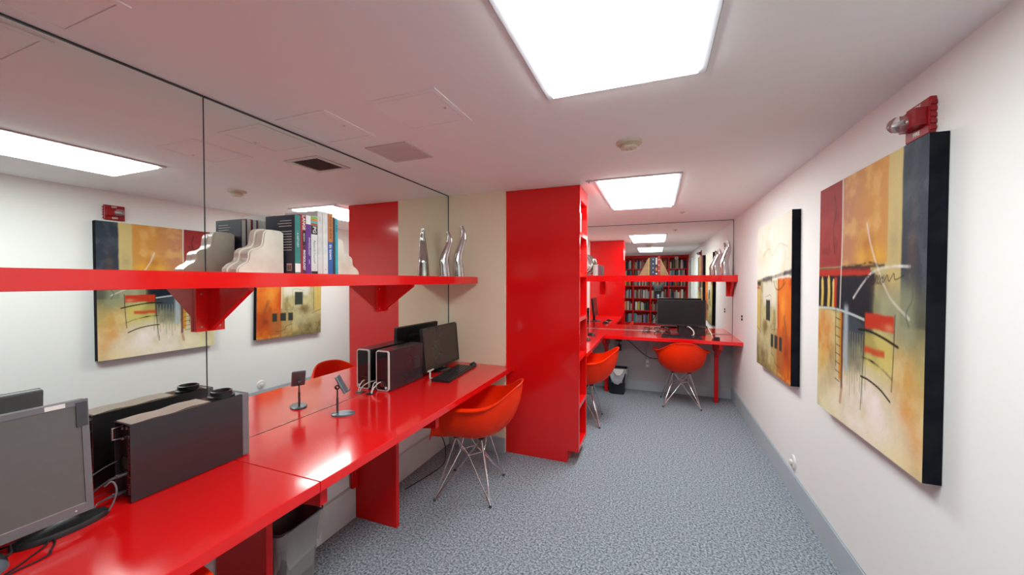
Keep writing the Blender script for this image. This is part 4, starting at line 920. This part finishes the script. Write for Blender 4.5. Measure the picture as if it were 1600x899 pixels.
# ------------------------------------------------------------------ waste bins
def rrect(cx_, cy_, hx, hy, r_, z, n=5):
    out = []
    for qx, qy, a0 in ((1, 1, 0), (-1, 1, 90), (-1, -1, 180), (1, -1, 270)):
        for k in range(n+1):
            a = math.radians(a0 + 90*k/n); out.append((cx_+qx*(hx-r_)+r_*math.cos(a), cy_+qy*(hy-r_)+r_*math.sin(a), z))
    return out
def loft(bm, rings, close_bottom=True):
    R_ = [[bm.verts.new(p) for p in r_] for r_ in rings]; n = len(R_[0])
    for a, b_ in zip(R_, R_[1:]):
        for k in range(n): bm.faces.new((a[k], a[(k+1) % n], b_[(k+1) % n], b_[k]))
    if close_bottom: bm.faces.new(R_[0][::-1])
    bmesh.ops.recalc_face_normals(bm, faces=bm.faces[:])
    return bm
def waste_bin(label, loc, hx, hy, h, m_, lm, drop, seed, flap=0):
    t = thing('waste_bin', label, 'waste bin', loc)
    body = [rrect(0, 0, hx*.72, hy*.72, .03, .002), rrect(0, 0, hx*.75, hy*.75, .03, .012), rrect(0, 0, hx, hy, .04, h), rrect(0, 0, hx+.006, hy+.006, .044, h), rrect(0, 0, hx+.006, hy+.006, .044, h-.012)]
    bm = loft(BM(), body)
    inner = [rrect(0, 0, hx*.72-.003, hy*.72-.003, .028, .006), rrect(0, 0, hx-.003, hy-.003, .038, h-.0005)]
    loft(bm, inner); part('bucket', bm, m_, t, True)
    rg = random.Random(seed); n = 6*4
    def ring(hx_, hy_, z, wob):
        base = rrect(0, 0, hx_, hy_, .045, 0); return [(p[0]*(1+wob*rg.uniform(-.5, 1)), p[1]*(1+wob*rg.uniform(-.5, 1)), z + wob*rg.uniform(-.1, .1)) for p in base]
    inn = ring(hx-.012, hy-.012, h*.45, .0); lip = ring(hx+.008, hy+.008, h+.008, .03); out1 = ring(hx+.012, hy+.012, h-.03, .06)
    def low(k_, p):    # hem falls unevenly
        return (p[0]*.94*(1+rg.uniform(0, .05)), p[1]*.94*(1+rg.uniform(0, .05)), h - drop*(.55+.45*math.sin(k_*.7+seed)**2))
    hem = [low(k_, p) for k_, p in enumerate(ring(hx+.012, hy+.012, 0, .02))]
    bm = loft(BM(), [inn, ring(hx-.004, hy-.004, h*.8, .0), lip, out1, hem], False); part('liner', bm, lm, t, True)
    return t
t = waste_bin('dark waste bin with a clear crumpled liner under the long desk', (-1.545, 1.195, 0), .098, .108, .43, 'bin_plastic', 'liner', .17, 4)
rg = random.Random(2); pts = [(p[0], p[1], .438 + rg.uniform(-.006, .006)) for p in rrect(0, 0, .110, .120, .045, 0)]
part('liner_edge', tube(BM(), pts + pts[:2], .0035, 6), 'bin_navy', t, True)
t = waste_bin('black waste bin with a white liner under the alcove desk corner', (-.47, 5.14, 0), .125, .085, .345, 'bin_navy', 'liner_white', .07, 9)
bm = BM(); sh = [(-.105, .345), (.105, .345), (.098, .27), (.07, .19), (.02, .14), (-.03, .15), (-.075, .22)]
bmq = prism(bm, sh, 'y', -.108, -.104); part('liner_flap', bmq, 'liner_white', t); part('liner_fold', prism(BM(), [(-.06, .345), (.09, .345), (.075, .30), (.04, .262), (.0, .262), (-.03, .30)], 'y', -.113, -.109), 'white_plastic', t)

# ------------------------------------------------------------------ scanning camera on its tripod, just behind the viewpoint
t = thing('tripod_camera', 'black scanning camera on a silver tripod pole, seen in the far mirror', 'camera', (.06, -.16, 0))
bm = loft(BM(), [rrect(0, 0, .05, .04, .02, 1.13), rrect(0, 0, .085, .05, .03, 1.18), rrect(0, 0, .135, .055, .03, 1.27), rrect(0, 0, .14, .055, .03, 1.34), rrect(0, 0, .115, .045, .03, 1.385)])
bm.faces.new([v for v in bm.verts if v.co.z > 1.384]) if False else None
bmesh.ops.holes_fill(bm, edges=bm.edges[:], sides=0); part('head', bm, 'black', t, True)
for k in (-1, 0, 1): part('lens_window', B(-.095, .095, .0505, .058, 1.262+k*.038-.010, 1.262+k*.038+.010, .002), 'black_gloss', t)
part('neck', lathe(BM(), [(.0, 1.06), (.028, 1.06), (.03, 1.10), (.02, 1.13), (0, 1.13)], 20), 'light_metal', t, True)
part('pole', tube(BM(), [(0, 0, .42), (0, 0, 1.07)], .015, 14), 'light_metal', t, True)
part('hub', lathe(BM(), [(.0, .60), (.028, .60), (.03, .66), (.02, .68), (0, .68)], 18), 'black', t, True)
for a in (100, 220, 340):
    a = math.radians(a); lg = part('leg', tube(BM(), [(.02*math.cos(a), .02*math.sin(a), .63), (.42*math.cos(a), .42*math.sin(a), .02)], [.011, .008], 10), 'black', t, True)
    part('foot', lathe(BM(), [(0, 0), (.014, 0), (.014, .02), (.008, .03), (0, .03)], 12, (.42*math.cos(a), .42*math.sin(a), 0)), 'black', lg, True)
    part('spreader', tube(BM(), [(.012*math.cos(a), .012*math.sin(a), .44), (.21*math.cos(a), .21*math.sin(a), .34)], .005, 8), 'light_metal', t, True)

# ------------------------------------------------------------------ book wall behind the camera (seen in the far mirror)
DV = (-1.18, -.665, -.15, .365, .88); BZ = (.19, .571, .951, 1.335, 1.598, 1.863); YF = -1.50
t = thing('book_wall', 'red wall bookcase full of books, seen only in the far mirror', 'bookcase', (-.15, (YN+YF)/2, 0))
part('back_panel', B(DV[0]-.02, .898, YN+.001, YN+.012, .001, ZC-.002), 'red_matte', t, world=True)
for x in DV: part('divider', B(x-.02, x+.018, YN+.0125, YF, .001, ZC-.002), 'red_matte', t, world=True)
for i in range(4):
    for z in BZ: part('shelf', B(DV[i]+.0185, DV[i+1]-.0205, YN+.0125, YF-.004, z-.032, z), 'red_matte', t, world=True)
    part('valance', B(DV[i]+.0185, DV[i+1]-.0205, YF-.024, YF-.003, 2.19, ZC-.002), 'red_matte', t, world=True)
    part('plinth', B(DV[i]+.0185, DV[i+1]-.0205, YF-.024, YF-.005, .001, .157), 'red_matte', t, world=True)
t = thing('white_sensor', 'small white box on the top edge of the book wall', 'sensor', (.57, YF, 2.17)); part('body', B(-.05, .05, .0005, .03, -.03, .05, .004), 'white_plastic', t); part('window', B(-.015, .015, .0302, .032, -.01, .01), 'black_gloss', t)
PAL = [('black', (.02, .02, .022)), ('white', (.72, .71, .67)), ('cream', (.62, .54, .40)), ('brown', (.18, .09, .05)), ('grey', (.30, .31, .31)), ('dark green', (.03, .10, .06)), ('yellow', (.70, .52, .03)), ('red', (.40, .03, .03)), ('blue', (.04, .09, .25)), ('tan', (.45, .28, .14)), ('mauve', (.34, .22, .30)), ('teal', (.05, .28, .30)), ('orange', (.60, .20, .05))]
for n, c in PAL: flat('wall_book_' + n.replace(' ', '_'), c)
rows = ('lowest', 'fifth', 'fourth', 'third', 'second', 'top'); bays = ('fourth', 'third', 'second', 'first')
rr = random.Random(21)
# one spine-rounded book: unit mesh with cover and page block, scaled per copy; a mesh per colour
UB = {}; used = set()
def unit_book(n):
    if n in UB: return UB[n]
    bm = BM()
    prof = [(-.5, -.5), (.5, -.5), (.5, .44), (.3, .49), (0, .5), (-.3, .49), (-.5, .44)]
    prism(bm, prof, 'z', 0, 1); bm.normal_update()
    for f in bm.faces: f.material_index = 0
    nf = len(bm.faces)
    UB[n] = mesh('wall_book', bm, ['wall_book_' + n.replace(' ', '_')]); return UB[n]
for i in range(4):
    for j, z in enumerate(BZ):
        x = DV[i]+.022; x_end = DV[i+1]-.024; top = (BZ[j+1]-.032 if j+1 < len(BZ) else 2.19); room = top - z - .015
        dark = j >= 4; prev = 'red divider'
        while True:
            w_ = rr.uniform(.024, .062)
            if x + w_ > x_end: break
            if rr.random() < .05: x += .03; continue
            wts = [4 if dark else 2, 2 if dark else 5, 3, 3, 3, 2.5 if dark else 1.2, .5, 1, 1.2, 2, 1.5, .8, .8]
            n = rr.choices([p[0] for p in PAL], wts)[0]
            h = min(room, rr.uniform(.19, .285)); dp = rr.uniform(.14, .2)
            o = bpy.data.objects.new('book', unit_book(n)); COL.objects.link(o)
            o.location = (x + w_/2, YF - .02 - rr.random()*.02 - dp/2, z + .0008); o.scale = (w_ - .002, dp, h)
            size = ('thick ' if w_ > .05 else 'thin ' if w_ < .034 else '') + ('tall' if h > .25 else 'short' if h < .215 else 'medium')
            lab = f'{size} {n} book beside a {prev}, {rows[j]} row, {bays[i]} bay, book wall'
            if lab in used: lab = lab.replace('beside a', 'farther along beside a')
            used.add(lab); tag(o, lab, 'book', 'books in the book wall'); prev = n + ' one'
            x += w_
